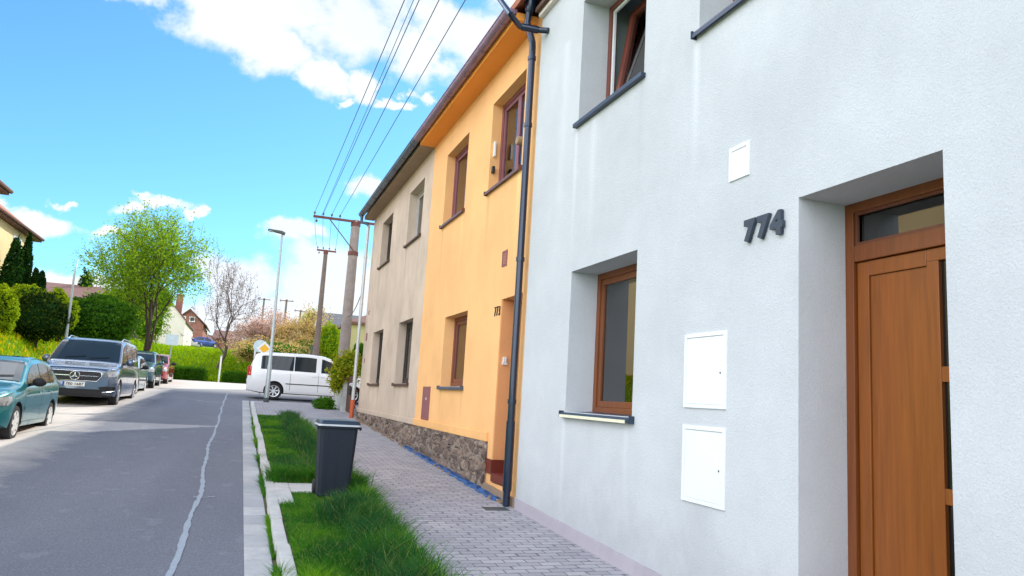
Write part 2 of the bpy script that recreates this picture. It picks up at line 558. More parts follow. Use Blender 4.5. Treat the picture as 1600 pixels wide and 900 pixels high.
class MB:
    def __init__(s):
        s.v = []
        s.f = []

    def box(s, x0, x1, y0, y1, z0, z1):
        n = len(s.v)
        s.v += [(x, y, z) for z in (z0, z1) for y in (y0, y1) for x in (x0, x1)]
        for q in ((0, 2, 3, 1), (4, 5, 7, 6), (0, 1, 5, 4), (2, 6, 7, 3), (0, 4, 6, 2), (1, 3, 7, 5)):
            s.f.append(tuple(n + i for i in q))
        return s

    def sbox(s, x0, x1, y0, y1, h0, h1, slope=.04):
        """box whose bottom and top follow the sloping street"""
        n = len(s.v)
        s.v += [(x, y, h + slope * y) for h in (h0, h1) for y in (y0, y1) for x in (x0, x1)]
        for q in ((0, 2, 3, 1), (4, 5, 7, 6), (0, 1, 5, 4), (2, 6, 7, 3), (0, 4, 6, 2), (1, 3, 7, 5)):
            s.f.append(tuple(n + i for i in q))
        return s

    def poly(s, pts):
        n = len(s.v)
        s.v += [tuple(p) for p in pts]
        s.f.append(tuple(range(n, n + len(pts))))
        return s

    def prism(s, pts, d):
        """extrude planar polygon pts by vector d"""
        n = len(s.v)
        k = len(pts)
        s.v += [tuple(p) for p in pts] + [tuple(Vector(p) + Vector(d)) for p in pts]
        s.f.append(tuple(range(n, n + k)))
        s.f.append(tuple(range(n + 2 * k - 1, n + k - 1, -1)))
        for i in range(k):
            j = (i + 1) % k
            s.f.append((n + i, n + k + i, n + k + j, n + j))
        return s

    def tube(s, pts, rad, seg=10, cap=True):
        pts = [Vector(p) for p in pts]
        if not hasattr(rad, '__len__'):
            rad = [rad] * len(pts)
        n0 = len(s.v)
        prev = None
        for i, p in enumerate(pts):
            a = pts[max(0, i - 1)]
            b = pts[min(len(pts) - 1, i + 1)]
            d = (b - a).normalized()
            if prev is None:
                up = Vector((0, 0, 1)) if abs(d.z) < .9 else Vector((1, 0, 0))
                u = d.cross(up).normalized()
            else:
                u = (prev - d * prev.dot(d)).normalized()
            prev = u
            w = d.cross(u)
            for k in range(seg):
                t = 2 * math.pi * k / seg
                s.v.append(tuple(p + (u * math.cos(t) + w * math.sin(t)) * rad[i]))
        for i in range(len(pts) - 1):
            for k in range(seg):
                a = n0 + i * seg + k
                b = n0 + i * seg + (k + 1) % seg
                s.f.append((a, b, b + seg, a + seg))
        if cap:
            s.f.append(tuple(n0 + k for k in range(seg))[::-1])
            s.f.append(tuple(n0 + (len(pts) - 1) * seg + k for k in range(seg)))
        return s

    def lathe(s, prof, seg=24, center=(0, 0, 0), axis='z', caps=True):
        n0 = len(s.v)
        for r, h in prof:
            for k in range(seg):
                t = 2 * math.pi * k / seg
                a, b = r * math.cos(t), r * math.sin(t)
                p = {'z': (a, b, h), 'x': (h, a, b), 'y': (a, h, b)}[axis]
                s.v.append(tuple(Vector(p) + Vector(center)))
        for i in range(len(prof) - 1):
            for k in range(seg):
                a = n0 + i * seg + k
                b = n0 + i * seg + (k + 1) % seg
                s.f.append((a, b, b + seg, a + seg))
        if not caps:
            return s
        s.f.append(tuple(n0 + k for k in range(seg)))
        s.f.append(tuple(n0 + (len(prof) - 1) * seg + k for k in range(seg)))
        return s

    def build(s, name, mat, parent=None, smooth=False, bevel=0, local=False, fix=True):
        me = bpy.data.meshes.new(name)
        off = Vector((0, 0, 0)) if (local or parent is None) else origin_of(parent)
        me.from_pydata([tuple(Vector(v) - off) for v in s.v], [], s.f)
        if fix:
            bm = bmesh.new()
            bm.from_mesh(me)
            bmesh.ops.recalc_face_normals(bm, faces=bm.faces)
            if bevel:
                bmesh.ops.bevel(bm, geom=[e for e in bm.edges if e.is_manifold and e.calc_face_angle(0) > .5],
                                offset=bevel, segments=2, affect='EDGES', profile=.6)
            bm.to_mesh(me)
            bm.free()
        for m in (mat if isinstance(mat, (list, tuple)) else [mat]):
            me.materials.append(M[m] if isinstance(m, str) else m)
        if smooth:
            for p in me.polygons:
                p.use_smooth = True
            if smooth == 'auto':
                me.set_sharp_from_angle(angle=R(38))
        o = bpy.data.objects.new(name, me)
        col.objects.link(o)
        if parent is not None:
            o.parent = parent
        return o


def box(name, mat, parent, *a, bevel=0, **k):
    return MB().box(*a).build(name, mat, parent, bevel=bevel, **k)


def raw_mesh(name, verts, faces_n, mat, parent=None):
    """verts: (N,3) array, polygons all of faces_n corners in order"""
    me = bpy.data.meshes.new(name)
    if parent is not None:
        verts = verts - np.array(origin_of(parent))
    nv = len(verts)
    nf = nv // faces_n
    me.vertices.add(nv)
    me.vertices.foreach_set('co', np.asarray(verts, dtype=np.float32).ravel())
    me.loops.add(nv)
    me.loops.foreach_set('vertex_index', np.arange(nv, dtype=np.int32))
    me.polygons.add(nf)
    me.polygons.foreach_set('loop_start', np.arange(0, nv, faces_n, dtype=np.int32))
    me.update(calc_edges=True)
    me.materials.append(M[mat])
    o = bpy.data.objects.new(name, me)
    col.objects.link(o)
    if parent is not None:
        o.parent = parent
    return o


def text_obj(name, txt, size, extrude, mat, parent, mtx, offset=0, width=None, height=None, local=False):
    cu = bpy.data.curves.new('t', 'FONT')
    cu.body = txt
    cu.size = size
    cu.extrude = extrude
    cu.offset = offset
    tmp = bpy.data.objects.new('t', cu)
    col.objects.link(tmp)
    dg = bpy.context.evaluated_depsgraph_get()
    me = bpy.data.meshes.new_from_object(tmp.evaluated_get(dg))
    bpy.data.objects.remove(tmp)
    xs = [v.co.x for v in me.vertices]
    ys = [v.co.y for v in me.vertices]
    sx = width / (max(xs) - min(xs)) if width else 1
    sy = height / (max(ys) - min(ys)) if height else 1
    off = Vector((0, 0, 0)) if local else origin_of(parent)
    for v in me.vertices:
        c = Vector(((v.co.x - min(xs)) * sx, (v.co.y - min(ys)) * sy, v.co.z))
        v.co = mtx @ c - off
    me.materials.append(M[mat])
    o = bpy.data.objects.new(name, me)
    col.objects.link(o)
    o.parent = parent
    return o


def facade_mtx(Y, Z, X):      # writing on a wall that faces -x
    return Matrix(((0, 0, -1, X), (-1, 0, 0, Y), (0, 1, 0, Z), (0, 0, 0, 1)))


def sst(t):
    t = max(0, min(1, t))
    return t * t * (3 - 2 * t)


# ------------------------------------------------------------------ ground
def g_road(y):
    if y < 38:
        return .04 * y - .10
    t = min(1, (y - 38) / 12)
    return 1.42 + .48 * t - .24 * t * t - .02 * 0


def terrain(x, y):
    g = g_road(y)
    s1 = sst((-5.0 - x) / 2.6) * 1.72
    s2 = sst((y - 45.0) / 7) * 1.85 * (1 - .75 * sst((x - 1) / 7))
    b = max(s1, s2) + .15 * min(s1, s2)
    far = .055 * max(0, min(y, 90) - 52) * (1 - .6 * sst((x - 1) / 8))
    h = g + b + far - .03
    if b > .15:
        h += .10 * mnoise.noise(Vector((x * .45, y * .45, 3))) * min(1, b)
    return h


def axis(segs):
    out = []
    for a, b, n in segs:
        out += [a + (b - a) * i / n for i in range(n)]
    out.append(segs[-1][1])
    return out


gx = axis([(-1500, -60, 8), (-60, -15, 15), (-15, -2, 40), (-2, 14, 24), (14, 60, 10), (60, 1500, 8)])
gy = axis([(-200, -20, 6), (-20, 20, 30), (20, 62, 90), (62, 110, 20), (110, 2500, 10)])
mb = MB()
mb.v = [(x, y, terrain(x, y)) for y in gy for x in gx]
nx = len(gx)
mb.f = [(j * nx + i, j * nx + i + 1, (j + 1) * nx + i + 1, (j + 1) * nx + i) for j in range(len(gy) - 1) for i in range(nx - 1)]
mark(mb.build('ground', 'ground', smooth=True), kind='structure')

# road and side street
mb = MB()
ys = axis([(-25, 26.2, 26), (26.2, 46, 24)])
for a, b in zip(ys[:-1], ys[1:]):
    za, zb = g_road(a) + .004, g_road(b) + .004
    rows = [(-4.85, -2), (-2, .19)]
    if a >= 26.1:
        rows.append((.19, 30))
    for x0, x1 in rows:
        w = 0
        if b > 43.5:
            continue
        mb.poly([(x0, a, za), (x1, a, za), (x1, b, zb), (x0, b, zb)])
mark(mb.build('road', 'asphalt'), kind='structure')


def strip(name, pts, width, mat, dz, parent=None):
    mb = MB()
    L = []
    for i, (x, y) in enumerate(pts):
        a = Vector(pts[max(0, i - 1)])
        b = Vector(pts[min(len(pts) - 1, i + 1)])
        d = (b - a).normalized()
        w = width * (0.6 + .8 * rnd.random()) / 2
        n = Vector((-d.y, d.x)) * w
        L.append((Vector((x, y)) + n, Vector((x, y)) - n))
    for (a, b), (c, d) in zip(L[:-1], L[1:]):
        mb.poly([(p.x, p.y, g_road(p.y) + dz) for p in (a, b, d, c)])
    return mb.build(name, mat, parent)


pts = []
ctrl = [(3, -.36), (6.08, -.32), (7.5, -.30), (9.3, -.27), (11, -.31), (13.7, -.36), (18, -.33), (24, -.37), (33.7, -.35)]
y = 3.0
while y < 33:
    for (a, xa), (b, xb) in zip(ctrl[:-1], ctrl[1:]):
        if a <= y < b:
            x = xa + (xb - xa) * (y - a) / (b - a)
    pts.append((x + rnd.uniform(-.005, .005) + .012 * math.sin(y * 2.1), y))
    y += .12
mark(strip('road_crack_sealant', pts, .046, 'sealant', .009), kind='structure')
pts = [(-.33 + .22 * t, 9.15 + .02 * math.sin(t * 9)) for t in [i / 8 for i in range(9)]]
mark(strip('road_cross_crack', pts, .035, 'sealant', .010), kind='structure')
pts = [(-1.55 + 1.2 * t, 26.5 - 1.4 * t + .05 * math.sin(t * 9)) for t in [i / 20 for i in range(21)]]
mark(strip('road_far_crack', pts, .05, 'sealant', .010), kind='structure')
pts = [(-4.6 + 2.4 * t + .05 * math.sin(t * 11), 7.5 + 14 * t) for t in [i / 60 for i in range(61)]]
mark(strip('road_seam', pts, .02, 'sealant', .008), kind='structure')

# gutter slabs
mb = MB()
y = 2.15
while y < 27:
    mb.sbox(.192, .405 + rnd.uniform(-.004, .004), y + .005, y + .425, -.16, -.088 + rnd.uniform(-.002, .002))
    y += .43
mark(mb.build('gutter_slabs', 'slab', bevel=.004), kind='structure')
mark(MB().sbox(.19, .45, 1, 27, -.2, -.099).build('gutter_bed', 'soil'), kind='structure')

# kerb stones
mb = MB()
y = 1.6
i = 0
while y < 25:
    dx = rnd.uniform(-.008, .008)
    mb.sbox(.43 + dx, .53 + dx, y + .004, y + .985, -.2, .012 + rnd.uniform(-.006, .006))
    y += .99
for k in range(6):      # the corner into the side street
    a0, a1 = R(180 - 15 * k), R(165 - 15 * k)
    c = (1.23, 25.0)
    q = [(c[0] + r * math.cos(a), c[1] + r * math.sin(a)) for r, a in ((.8, a0 - .01), (.8, a1 + .01), (.69, a1 + .01), (.69, a0 - .01))]
    mb.prism([(x, yy, .04 * yy - .2) for x, yy in q], (0, 0, .21))
y = 1.25
while y < 6:
    mb.box(y, y + .98, 25.69, 25.8, .8, 1.04)
    y += .99
mb.sbox(.535, .69, 8.30, 9.58, -.2, .012)
mb.sbox(.695, 1.47, 9.02, 9.58, -.2, .010)
mark(mb.build('kerb_stones', 'kerb', bevel=.008), kind='structure')

# pavement
mb = MB()
for a, b, x0 in ((-20, 20.2, 1.49), (20.2, 25.69, .531)):
    n = max(1, int((b - a) / 2))
    for k in range(n):
        y0, y1 = a + (b - a) * k / n, a + (b - a) * (k + 1) / n
        mb.sbox(x0, 3.14 if a < 20 else 6.5, y0, y1, -.2, 0)
mark(mb.build('pavement', 'pavers'), kind='structure')
mb = MB()
for a, b in ((0, 9.06), (9.30, 20.2)):
    mb.sbox(.53, 1.49, a, b, -.2, -.012)
mark(mb.build('verge_soil', 'soil'), kind='structure')
# drain channel cover at the downpipe
mark(MB().sbox(2.72, 3.0, 8.02, 8.09, -.01, .006).sbox(2.72, 3.0, 8.13, 8.2, -.01, .006).build('drain_cover', 'galv_dark'),
     'dark slotted drain cover in the paving at the foot of the navy downpipe', 'drain cover')


# ------------------------------------------------------------------ grass
def blades(name, n, sampler, hmin, hmax, wid, mat, bend=.5, seed=1, kind='stuff', parent=None):
    rs = np.random.RandomState(seed)
    P = sampler(rs, n)                     # (n,4): x,y,z,height factor
    n = len(P)
    h = (hmin + (hmax - hmin) * rs.rand(n) ** 1.5) * P[:, 3]
    az = rs.rand(n) * 2 * np.pi
    ln = bend * h * (.2 + rs.rand(n))
    dx, dy = np.cos(az) * ln, np.sin(az) * ln
    fa = rs.rand(n) * 2 * np.pi
    wx, wy = np.cos(fa) * wid * .5, np.sin(fa) * wid * .5
    base = P[:, :3]
    V = np.zeros((n, 2, 4, 3))
    A = base.copy(); A[:, 0] -= wx; A[:, 1] -= wy
    B = base.copy(); B[:, 0] += wx; B[:, 1] += wy
    C = base.copy(); C[:, 0] += wx * .8 + dx * .35; C[:, 1] += wy * .8 + dy * .35; C[:, 2] += h * .6
    D = base.copy(); D[:, 0] += -wx * .8 + dx * .35; D[:, 1] += -wy * .8 + dy * .35; D[:, 2] += h * .6
    T = base.copy(); T[:, 0] += dx; T[:, 1] += dy; T[:, 2] += h * .95
    T2 = T.copy(); T2[:, 0] += wx * .15; T2[:, 1] += wy * .15
    V[:, 0] = np.stack([A, B, C, D], 1)
    V[:, 1] = np.stack([D, C, T2, T], 1)
    o = raw_mesh(name, V.reshape(-1, 3), 4, mat, parent)
    return mark(o, kind=kind)


def s_verge(y0, y1, x0=.54, x1=1.44):
    def f(rs, n):
        y = y0 + (y1 - y0) * rs.rand(n) ** 1.35
        edge = np.array([.07 * mnoise.noise(Vector((0, b * 2.3, 8))) for b in y])
        x = x0 + (x1 + edge - x0) * rs.rand(n)
        hf = np.array([.62 + 1.0 * max(-.45, mnoise.noise(Vector((a * 2.1, b * 1.4, 0)))) + .30 * sst((a - .95) / .4) for a, b in zip(x, y)])
        hf *= np.clip((x - .50) / .10, .45, 1)
        k = ~((x < .70) & (y > 8.3) & (y < 9.41))
        hf = hf * np.where((y > 8.2) & (x < .98), .45, 1)
        hf = hf * np.where((y > 8.25) & (x > .85), .4, 1)
        hf = hf * np.where((y > 8.5) & (y < 9.02) & (x > .85), .55, 1)
        x, y, hf = x[k], y[k], hf[k]
        return np.stack([x, y, .04 * y - .012, np.clip(hf, .25, 2)], 1)
    return f


g = blades('verge_grass', 56000, s_verge(3.2, 9.0), .05, .17, .0062, 'grass_blade', .9, 1)
g = blades('far_verge_grass', 36000, s_verge(9.62, 20.1), .05, .17, .010, 'grass_blade', .9, 2)


def s_tall(rs, n):           # rank darker clumps on the house side and around the bin
    k = 260
    cy = np.where(rs.rand(k) < .45, 3.6 + 5.3 * rs.rand(k), 9.5 + 10 * rs.rand(k))
    cx = 1.08 + .32 * rs.rand(k)
    cx[:30] = 1.0 + .4 * rs.rand(30)
    cy[:30] = 7.3 + .5 * rs.rand(30)
    cx[30:60] = .62 + .85 * rs.rand(30)
    cy[30:60] = 9.75 + .9 * rs.rand(30)
    q = rs.randint(0, k, n)
    x = cx[q] + .06 * rs.randn(n)
    y = cy[q] + .09 * rs.randn(n)
    ok = (x > .56) & ~((x < .72) & (y > 8.25) & (y < 9.42)) & ~((x > .84) & (x < 1.38) & (y > 8.0) & (y < 9.4)) & ((y < 9.02) | (y > 9.4))
    x, y = x[ok], y[ok]
    return np.stack([x, y, .04 * y - .01, np.ones(len(x))], 1)


blades('verge_rank_grass', 26000, s_tall, .10, .27, .0065, 'grass_dark', 1.0, 9)


def s_weed(rs, n):
    y = 3.5 + 16 * rs.rand(n) ** 1.3
    m = np.array([mnoise.noise(Vector((0, b * 1.3, 5))) + .25 * math.sin(b * 2.7) for b in y])
    keep = m > -.12
    y = y[keep]
    x = .415 + .03 * (rs.rand(len(y)) - .4)
    return np.stack([x, y, .04 * y - .095, .5 + 1.3 * np.clip(m[keep], 0, 1)], 1)


blades('gutter_weeds', 9000, s_weed, .05, .15, .007, 'grass_blade', 1.0, 3)


def s_spill(rs, n):          # long tufts leaning over the paving and around the bin
    c = [(1.43, 4.5, .05, 1.5), (1.42, 6.6, .05, 1.5), (1.43, 8.2, .03, .5), (1.38, 9.5, .09, .25), (1.0, 9.75, .12, .12), (.62, 9.8, .07, .2),
         (1.47, 12, .05, 2.4), (1.47, 16, .05, 2.6), (1.44, 9.1, .04, .35), (1.1, 9.75, .1, .1)]
    idx = rs.randint(0, len(c), n)
    c = np.array(c)[idx]
    x = c[:, 0] + c[:, 2] * rs.randn(n)
    y = c[:, 1] + c[:, 3] * (rs.rand(n) - .5) * 1.4
    return np.stack([x, y, .04 * y - .01, np.ones(n)], 1)


blades('verge_tufts', 12000, s_spill, .10, .25, .007, 'grass_blade', 1.1, 4)


def s_bank(x0, x1, y0, y1, minb):
    def f(rs, n):
        x = x0 + (x1 - x0) * rs.rand(n)
        y = y0 + (y1 - y0) * rs.rand(n)
        z = np.array([terrain(a, b) for a, b in zip(x, y)])
        b_ = z - np.array([g_road(b) for b in y])
        k = b_ > minb
        return np.stack([x[k], y[k], z[k], np.ones(k.sum())], 1)
    return f


blades('bank_grass', 45000, s_bank(-11, -4.95, 14, 46, -.04), .06, .19, .03, 'grass_bank', .7, 5)
blades('far_bank_grass', 42000, s_bank(-9, 7, 43.6, 58, -.04), .08, .28, .045, 'grass_bank', .7, 6)
blades('dandelions', 1500, s_bank(-9, -5.2, 18, 36, .3), .13, .22, .06, 'dandelion', .1, 7)


# ------------------------------------------------------------------ houses
def wall_holes(Y0, Y1, Z0, Z1, X, holes, depth):
    """front skin facing -x with rectangular openings and their reveals; holes: (y0,y1,z0,z1[,depth])"""
    mb = MB()
    yc = sorted({Y0, Y1, *[h[0] for h in holes], *[h[1] for h in holes]})
    zc = sorted({Z0, Z1, *[h[2] for h in holes], *[h[3] for h in holes]})
    for a, b in zip(yc[:-1], yc[1:]):
        for c, d in zip(zc[:-1], zc[1:]):
            my, mz = (a + b) / 2, (c + d) / 2
            if any(h[0] < my < h[1] and h[2] < mz < h[3] for h in holes):
                continue
            mb.poly([(X, b, c), (X, a, c), (X, a, d), (X, b, d)])
    for h in holes:
        y0, y1, z0, z1 = h[:4]
        x = X + (h[4] if len(h) > 4 else depth)
        mb.poly([(X, y1, z0), (X, y1, z1), (x, y1, z1), (x, y1, z0)])
        mb.poly([(X, y0, z1), (X, y0, z0), (x, y0, z0), (x, y0, z1)])
        mb.poly([(X, y0, z1), (x, y0, z1), (x, y1, z1), (X, y1, z1)])
        mb.poly([(X, y0, z0), (X, y1, z0), (x, y1, z0), (x, y0, z0)])
    return mb


def bars(x0, x1, ya, yb, za, zb, w):
    mb = MB()
    mb.box(x0, x1, ya, ya + w, za, zb).box(x0, x1, yb - w, yb, za, zb)
    mb.box(x0, x1, ya + w, yb - w, za, za + w).box(x0, x1, ya + w, yb - w, zb - w, zb)
    return mb


def window(house, y0, y1, z0, z1, xf, fmat, back, mull=None, sill='sill_dark', X=3.1, pane='pane', sash=True, white=False):
    e = .012
    fr = bars(xf, xf + .07, y0 - e, y1 + e, z0 - e, z1 + e, .075).build('window', fmat, house, bevel=.006)
    if mull is not None:
        parts = [(y0 + .065, mull), (mull, y1 - .065)]
    else:
        parts = [(y0 + .065, y1 - .065)]
    for a, b in parts:
        if sash:
            bars(xf + .014, xf + .062, a, b, z0 + .063, z1 - .063, .062).build('sash', fmat, fr, bevel=.006)
        MB().box(xf + .034, xf + .040, a + .05, b - .05, z0 + .11, z1 - .11).build('pane', pane, fr)
    MB().box(xf + .13, xf + .14, y0 - .15, y1 + .15, z0 - .1, z1 + .1).build('blind', back, fr)
    if sill:
        sm = MB()
        sm.prism([(X - .045, 0, z0 - .022), (X - .045, 0, z0 - .052), (X - .038, 0, z0 - .052), (X - .038, 0, z0 - .020), (xf + .002, 0, z0 + .004), (xf + .002, 0, z0 + .014), (X - .04, 0, z0 - .008)], (0, y1 - y0 + .07, 0))
        for i in range(len(sm.v)):
            v = sm.v[i]
            sm.v[i] = (v[0], v[1] + y0 - .035, v[2])
        # end caps
        sm.box(X - .05, X + .02, y0 - .045, y0 - .033, z0 - .056, z0 + .008)
        sm.box(X - .05, X + .02, y1 + .033, y1 + .045, z0 - .056, z0 + .008)
        sm.build('sill', sill, fr)
    return fr


def gutter(house, y0, y1, x, z, r, mat, ring=.88, hooks=True):
    mb = MB()
    n = 14
    # half-round trough, open upward
    def sec(y, rr):
        return [(x + rr * math.cos(math.pi + math.pi * k / n), y, z + rr * math.sin(math.pi + math.pi * k / n)) for k in range(n + 1)]
    def seg(ya, yb, rr, th):
        a, b = sec(ya, rr), sec(yb, rr)
        c, d = sec(ya, rr - th), sec(yb, rr - th)
        b0 = len(mb.v)
        mb.v.extend(a + b + c + d)
        m = n + 1
        for k in range(n):
            mb.f.append((b0 + k, b0 + k + 1, b0 + m + k + 1, b0 + m + k))
            mb.f.append((b0 + 2 * m + k, b0 + 3 * m + k, b0 + 3 * m + k + 1, b0 + 2 * m + k + 1))
        for k in (0, n):
            mb.f.append((b0 + k, b0 + m + k, b0 + 3 * m + k, b0 + 2 * m + k))
        mb.f.append(tuple(b0 + k for k in range(m)) + tuple(b0 + 2 * m + k for k in range(m - 1, -1, -1)))
        mb.f.append(tuple(b0 + m + k for k in range(m)) + tuple(b0 + 3 * m + k for k in range(m - 1, -1, -1)))
    seg(y0, y1, r, .008)
    mb.poly([(p[0], p[1] + .001, p[2]) for p in sec(y0, r - .002)])
    mb.poly([(p[0], p[1] - .001, p[2]) for p in sec(y1, r - .002)])
    mb.tube([(x - r, y0, z), (x - r, y1, z)], .011, 8)
    g = mb.build('gutter', mat, house, smooth='auto')
    y = y0 + .3
    while y < y1 - .1:
        rr = r + .003
        pts = [(x + rr * math.cos(math.pi + math.pi * k / 10), y, z + rr * math.sin(math.pi + math.pi * k / 10)) for k in range(11)]
        MB().tube(pts, .006, 6).build('gutter_bracket', mat, g, smooth=True)
        y += ring
    return g


def roof(house, y0, y1, mat, x0=2.80, z0=6.58, xr=7.2, zr=9.55, x1=11.7):
    pts = [(x0, y0, z0), (xr, y0, zr), (x1, y0, z0), (x1, y0, z0 - .12), (xr, y0, zr - .14), (x0, y0, z0 - .10)]
    return MB().prism(pts, (0, y1 - y0, 0)).build('roof', mat, house)


# ---- grey house number 774
X = 3.10
grey = thing('grey_house', (3.1, 3, .12), 'pale grey rendered house with brown wooden door and number 774', 'house')
D0, D1 = 2.562, 3.56
holes = [(D0, D1, .16, 2.87, .37), (5.53, 6.88, 1.46, 2.885, .30), (5.52, 6.89, 4.485, 5.885, .31), (3.2, 4.67, 4.485, 5.885, .31),
         (-.8, .9, 1.46, 2.885, .30), (-.8, .9, 4.485, 5.885, .31)]
mb = wall_holes(-16, 8.13, -.9, 6.42, X, holes, .3)
mb.poly([(X, 8.13, -.5), (3.4, 8.13, -.5), (3.4, 8.13, 6.42), (X, 8.13, 6.42)])
mb.poly([(X, -16, -.9), (X, -16, 6.42), (7.2, -16, 9.4), (11.3, -16, 6.42), (11.3, -16, -.9)])
mb.poly([(11.3, -16, -.9), (11.3, 8.13, -.9), (11.3, 8.13, 6.42), (11.3, -16, 6.42)])
mb.build('wall', 'grey_stucco', grey, fix=False)
# plinth tiles
for ya, yb in ((-15.9, D0), (D1, 8.135)):
    mb = MB()
    y = ya
    while y < yb - .01:
        y2 = min(y + .605, yb)
        mb.sbox(X - .012, X + .01, y + .001, y2 - .001, -.05, .125)
        y = y2
    mb.build('plinth', 'plinth_tile', grey)
mb = MB()
mb.sbox(X - .14, X + .36, D0 + .002, D1 - .002, -.1, .05)
mb.build('doorstep', 'concrete', grey)
window(grey, 5.53, 6.88, 1.46, 2.885, 3.40, 'wood_frame', 'blind')
w = window(grey, 3.2, 4.67, 4.485, 5.885, 3.41, 'red_frame', 'blind')
w = window(grey, -.8, .9, 4.485, 5.885, 3.41, 'red_frame', 'blind')
w = window(grey, -.8, .9, 1.46, 2.885, 3.40, 'wood_frame', 'blind')
# beige lip on the lower sill
box('sill_edge', 'pale_stucco', grey, X - .056, X - .046, 5.56, 6.9, 1.405, 1.432)
# tilted upper window
w = bars(3.41, 3.48, 5.51, 6.90, 4.475, 5.895, .075).build('window', 'red_frame', grey, bevel=.006)
w['label'] = 'upper window tilted open at the top'
bars(3.43, 3.455, 5.585, 6.826, 4.55, 5.82, .03).build('inner_frame', 'white_paint', w)
s = MB()
a0 = bars(-.035, .035, 5.60, 6.78, 4.56, 5.84, .085)
a1 = MB().box(.0, .006, 5.66, 6.74, 4.63, 5.78)
tilt = Matrix.Translation((3.45, 0, 4.56)) @ Matrix.Rotation(R(9), 4, 'Y') @ Matrix.Translation((0, 0, -4.56))
for q in (a0, a1):
    q.v = [tuple(tilt @ Vector(v)) for v in q.v]
a0.build('sash', 'red_frame', w, bevel=.006)
a1.build('pane', 'pane_dark', w)
MB().box(3.95, 3.96, 5.2, 7.2, 4.3, 6.1).box(3.5, 3.95, 6.93, 6.94, 4.3, 6.1).build('blind', 'blind', w)
sm = MB().box(X - .05, 3.41, 5.49, 6.93, 4.44, 4.485)
sm.build('sill', 'sill_dark', w, bevel=.006)
# front door, set back in its reveal
xd = 3.46
dr = bars(xd, xd + .09, D0 - .02, D1 + .01, .16, 2.885, .075).build('door', 'wood_frame', grey, bevel=.005)
mb = MB().box(xd + .002, xd + .085, D0 + .055, D1 - .066, 2.50, 2.60)
mb.build('transom_bar', 'wood_frame', dr, bevel=.005)
MB().box(xd + .04, xd + .046, D0 + .05, D1 - .06, 2.59, 2.82).build('transom_pane', 'pane_dark', dr)
MB().box(xd + .1, xd + .11, D0, D1, 2.5, 2.9).build('transom_backing', 'dark_inside', dr)
bars(xd + .014, xd + .03, D0 + .055, D1 - .066, 2.60, 2.812, .02).build('glazing_bead', 'wood_dark', dr)
lf = MB()
ly0, ly1, lz1 = D0 + .062, D1 - .072, 2.495
gl0, gl1 = 2.66, 2.925          # glazed strip
lf.box(xd + .022, xd + .07, 3.40, ly1, .2, lz1)          # hinge stile
lf.box(xd + .022, xd + .07, gl1 + .075, 3.40, 2.405, lz1)
lf.box(xd + .022, xd + .07, ly0, gl1 + .075, 2.425, lz1)
lf.box(xd + .022, xd + .07, ly0, gl0, .2, 2.425)
lf.box(xd + .022, xd + .07, gl0, 3.40, .2, .45)
lf.box(xd + .0225, xd + .07, gl1, gl1 + .075, .45, 2.425)
lfo = lf.build('door_leaf', 'wood_door', dr, bevel=.004)
MB().box(xd + .034, xd + .06, gl1 + .078, 3.397, .45, 2.402).build('door_panel', 'wood_door', dr)
for za in (1.77, 1.14, .6):
    MB().box(xd + .026, xd + .06, gl0, gl1, za, za + .08).build('glazing_rung', 'wood_door', dr)
MB().box(xd + .045, xd + .05, gl0, gl1, .45, 2.425).build('glazed_strip', 'black_glass', dr)
MB().box(xd + .1, xd + .11, gl0 - .1, gl1 + .1, .3, 2.5).build('strip_backing', 'ink', dr)
MB().tube([(xd + .02, 2.62, 1.2), (xd - .03, 2.62, 1.2), (xd - .03, 2.70, 1.2)], .009).build('door_handle', 'chrome', dr, smooth=True)
# meter cabinets
for (a, b, c, d, lb) in ((4.25, 4.755, 1.563, 2.098, 'upper large white meter cabinet door'), (4.25, 4.755, .903, 1.437, 'lower large white meter cabinet door'),
                         (4.03, 4.25, 3.145, 3.388, 'small white hatch above the house number')):
    wd = .028
    c0 = bars(X - .012, X + .01, a, b, c, d, wd).build('meter_cabinet', 'white_paint', grey, bevel=.003)
    c0['label'] = lb
    MB().box(X - .006, X + .008, a + wd + .003, b - wd - .003, c + wd + .003, d - wd - .003).build('cabinet_door', 'cabinet_white', c0)
    if b - a > .4:
        MB().lathe([(.008, X - .008), (.006, X - .0075)], 10, (0, a + .065, (c + d) / 2 - .02), 'x').build('lock', 'galv_dark', c0)
# house number
for ch, yy, zz in (('7', 4.05, 2.665), ('7', 3.915, 2.665), ('4', 3.79, 2.665)):
    text_obj('digit', ch, .2, .012, 'digit', grey, facade_mtx(yy, zz, X - .018), .013, .118, .158)
# eaves
MB().box(X - .06, X, -16, 8.11, 6.29, 6.34).build('cornice', 'white_stucco', grey)
MB().box(2.99, X, -16, 8.11, 6.342, 6.40).build('soffit', 'brown_board', grey)
roof(grey, -16.2, 8.13, 'roof_brown', x0=3.0, z0=6.72)
gutter(grey, -16, 8.34, 2.96, 6.64, .075, 'navy_metal')
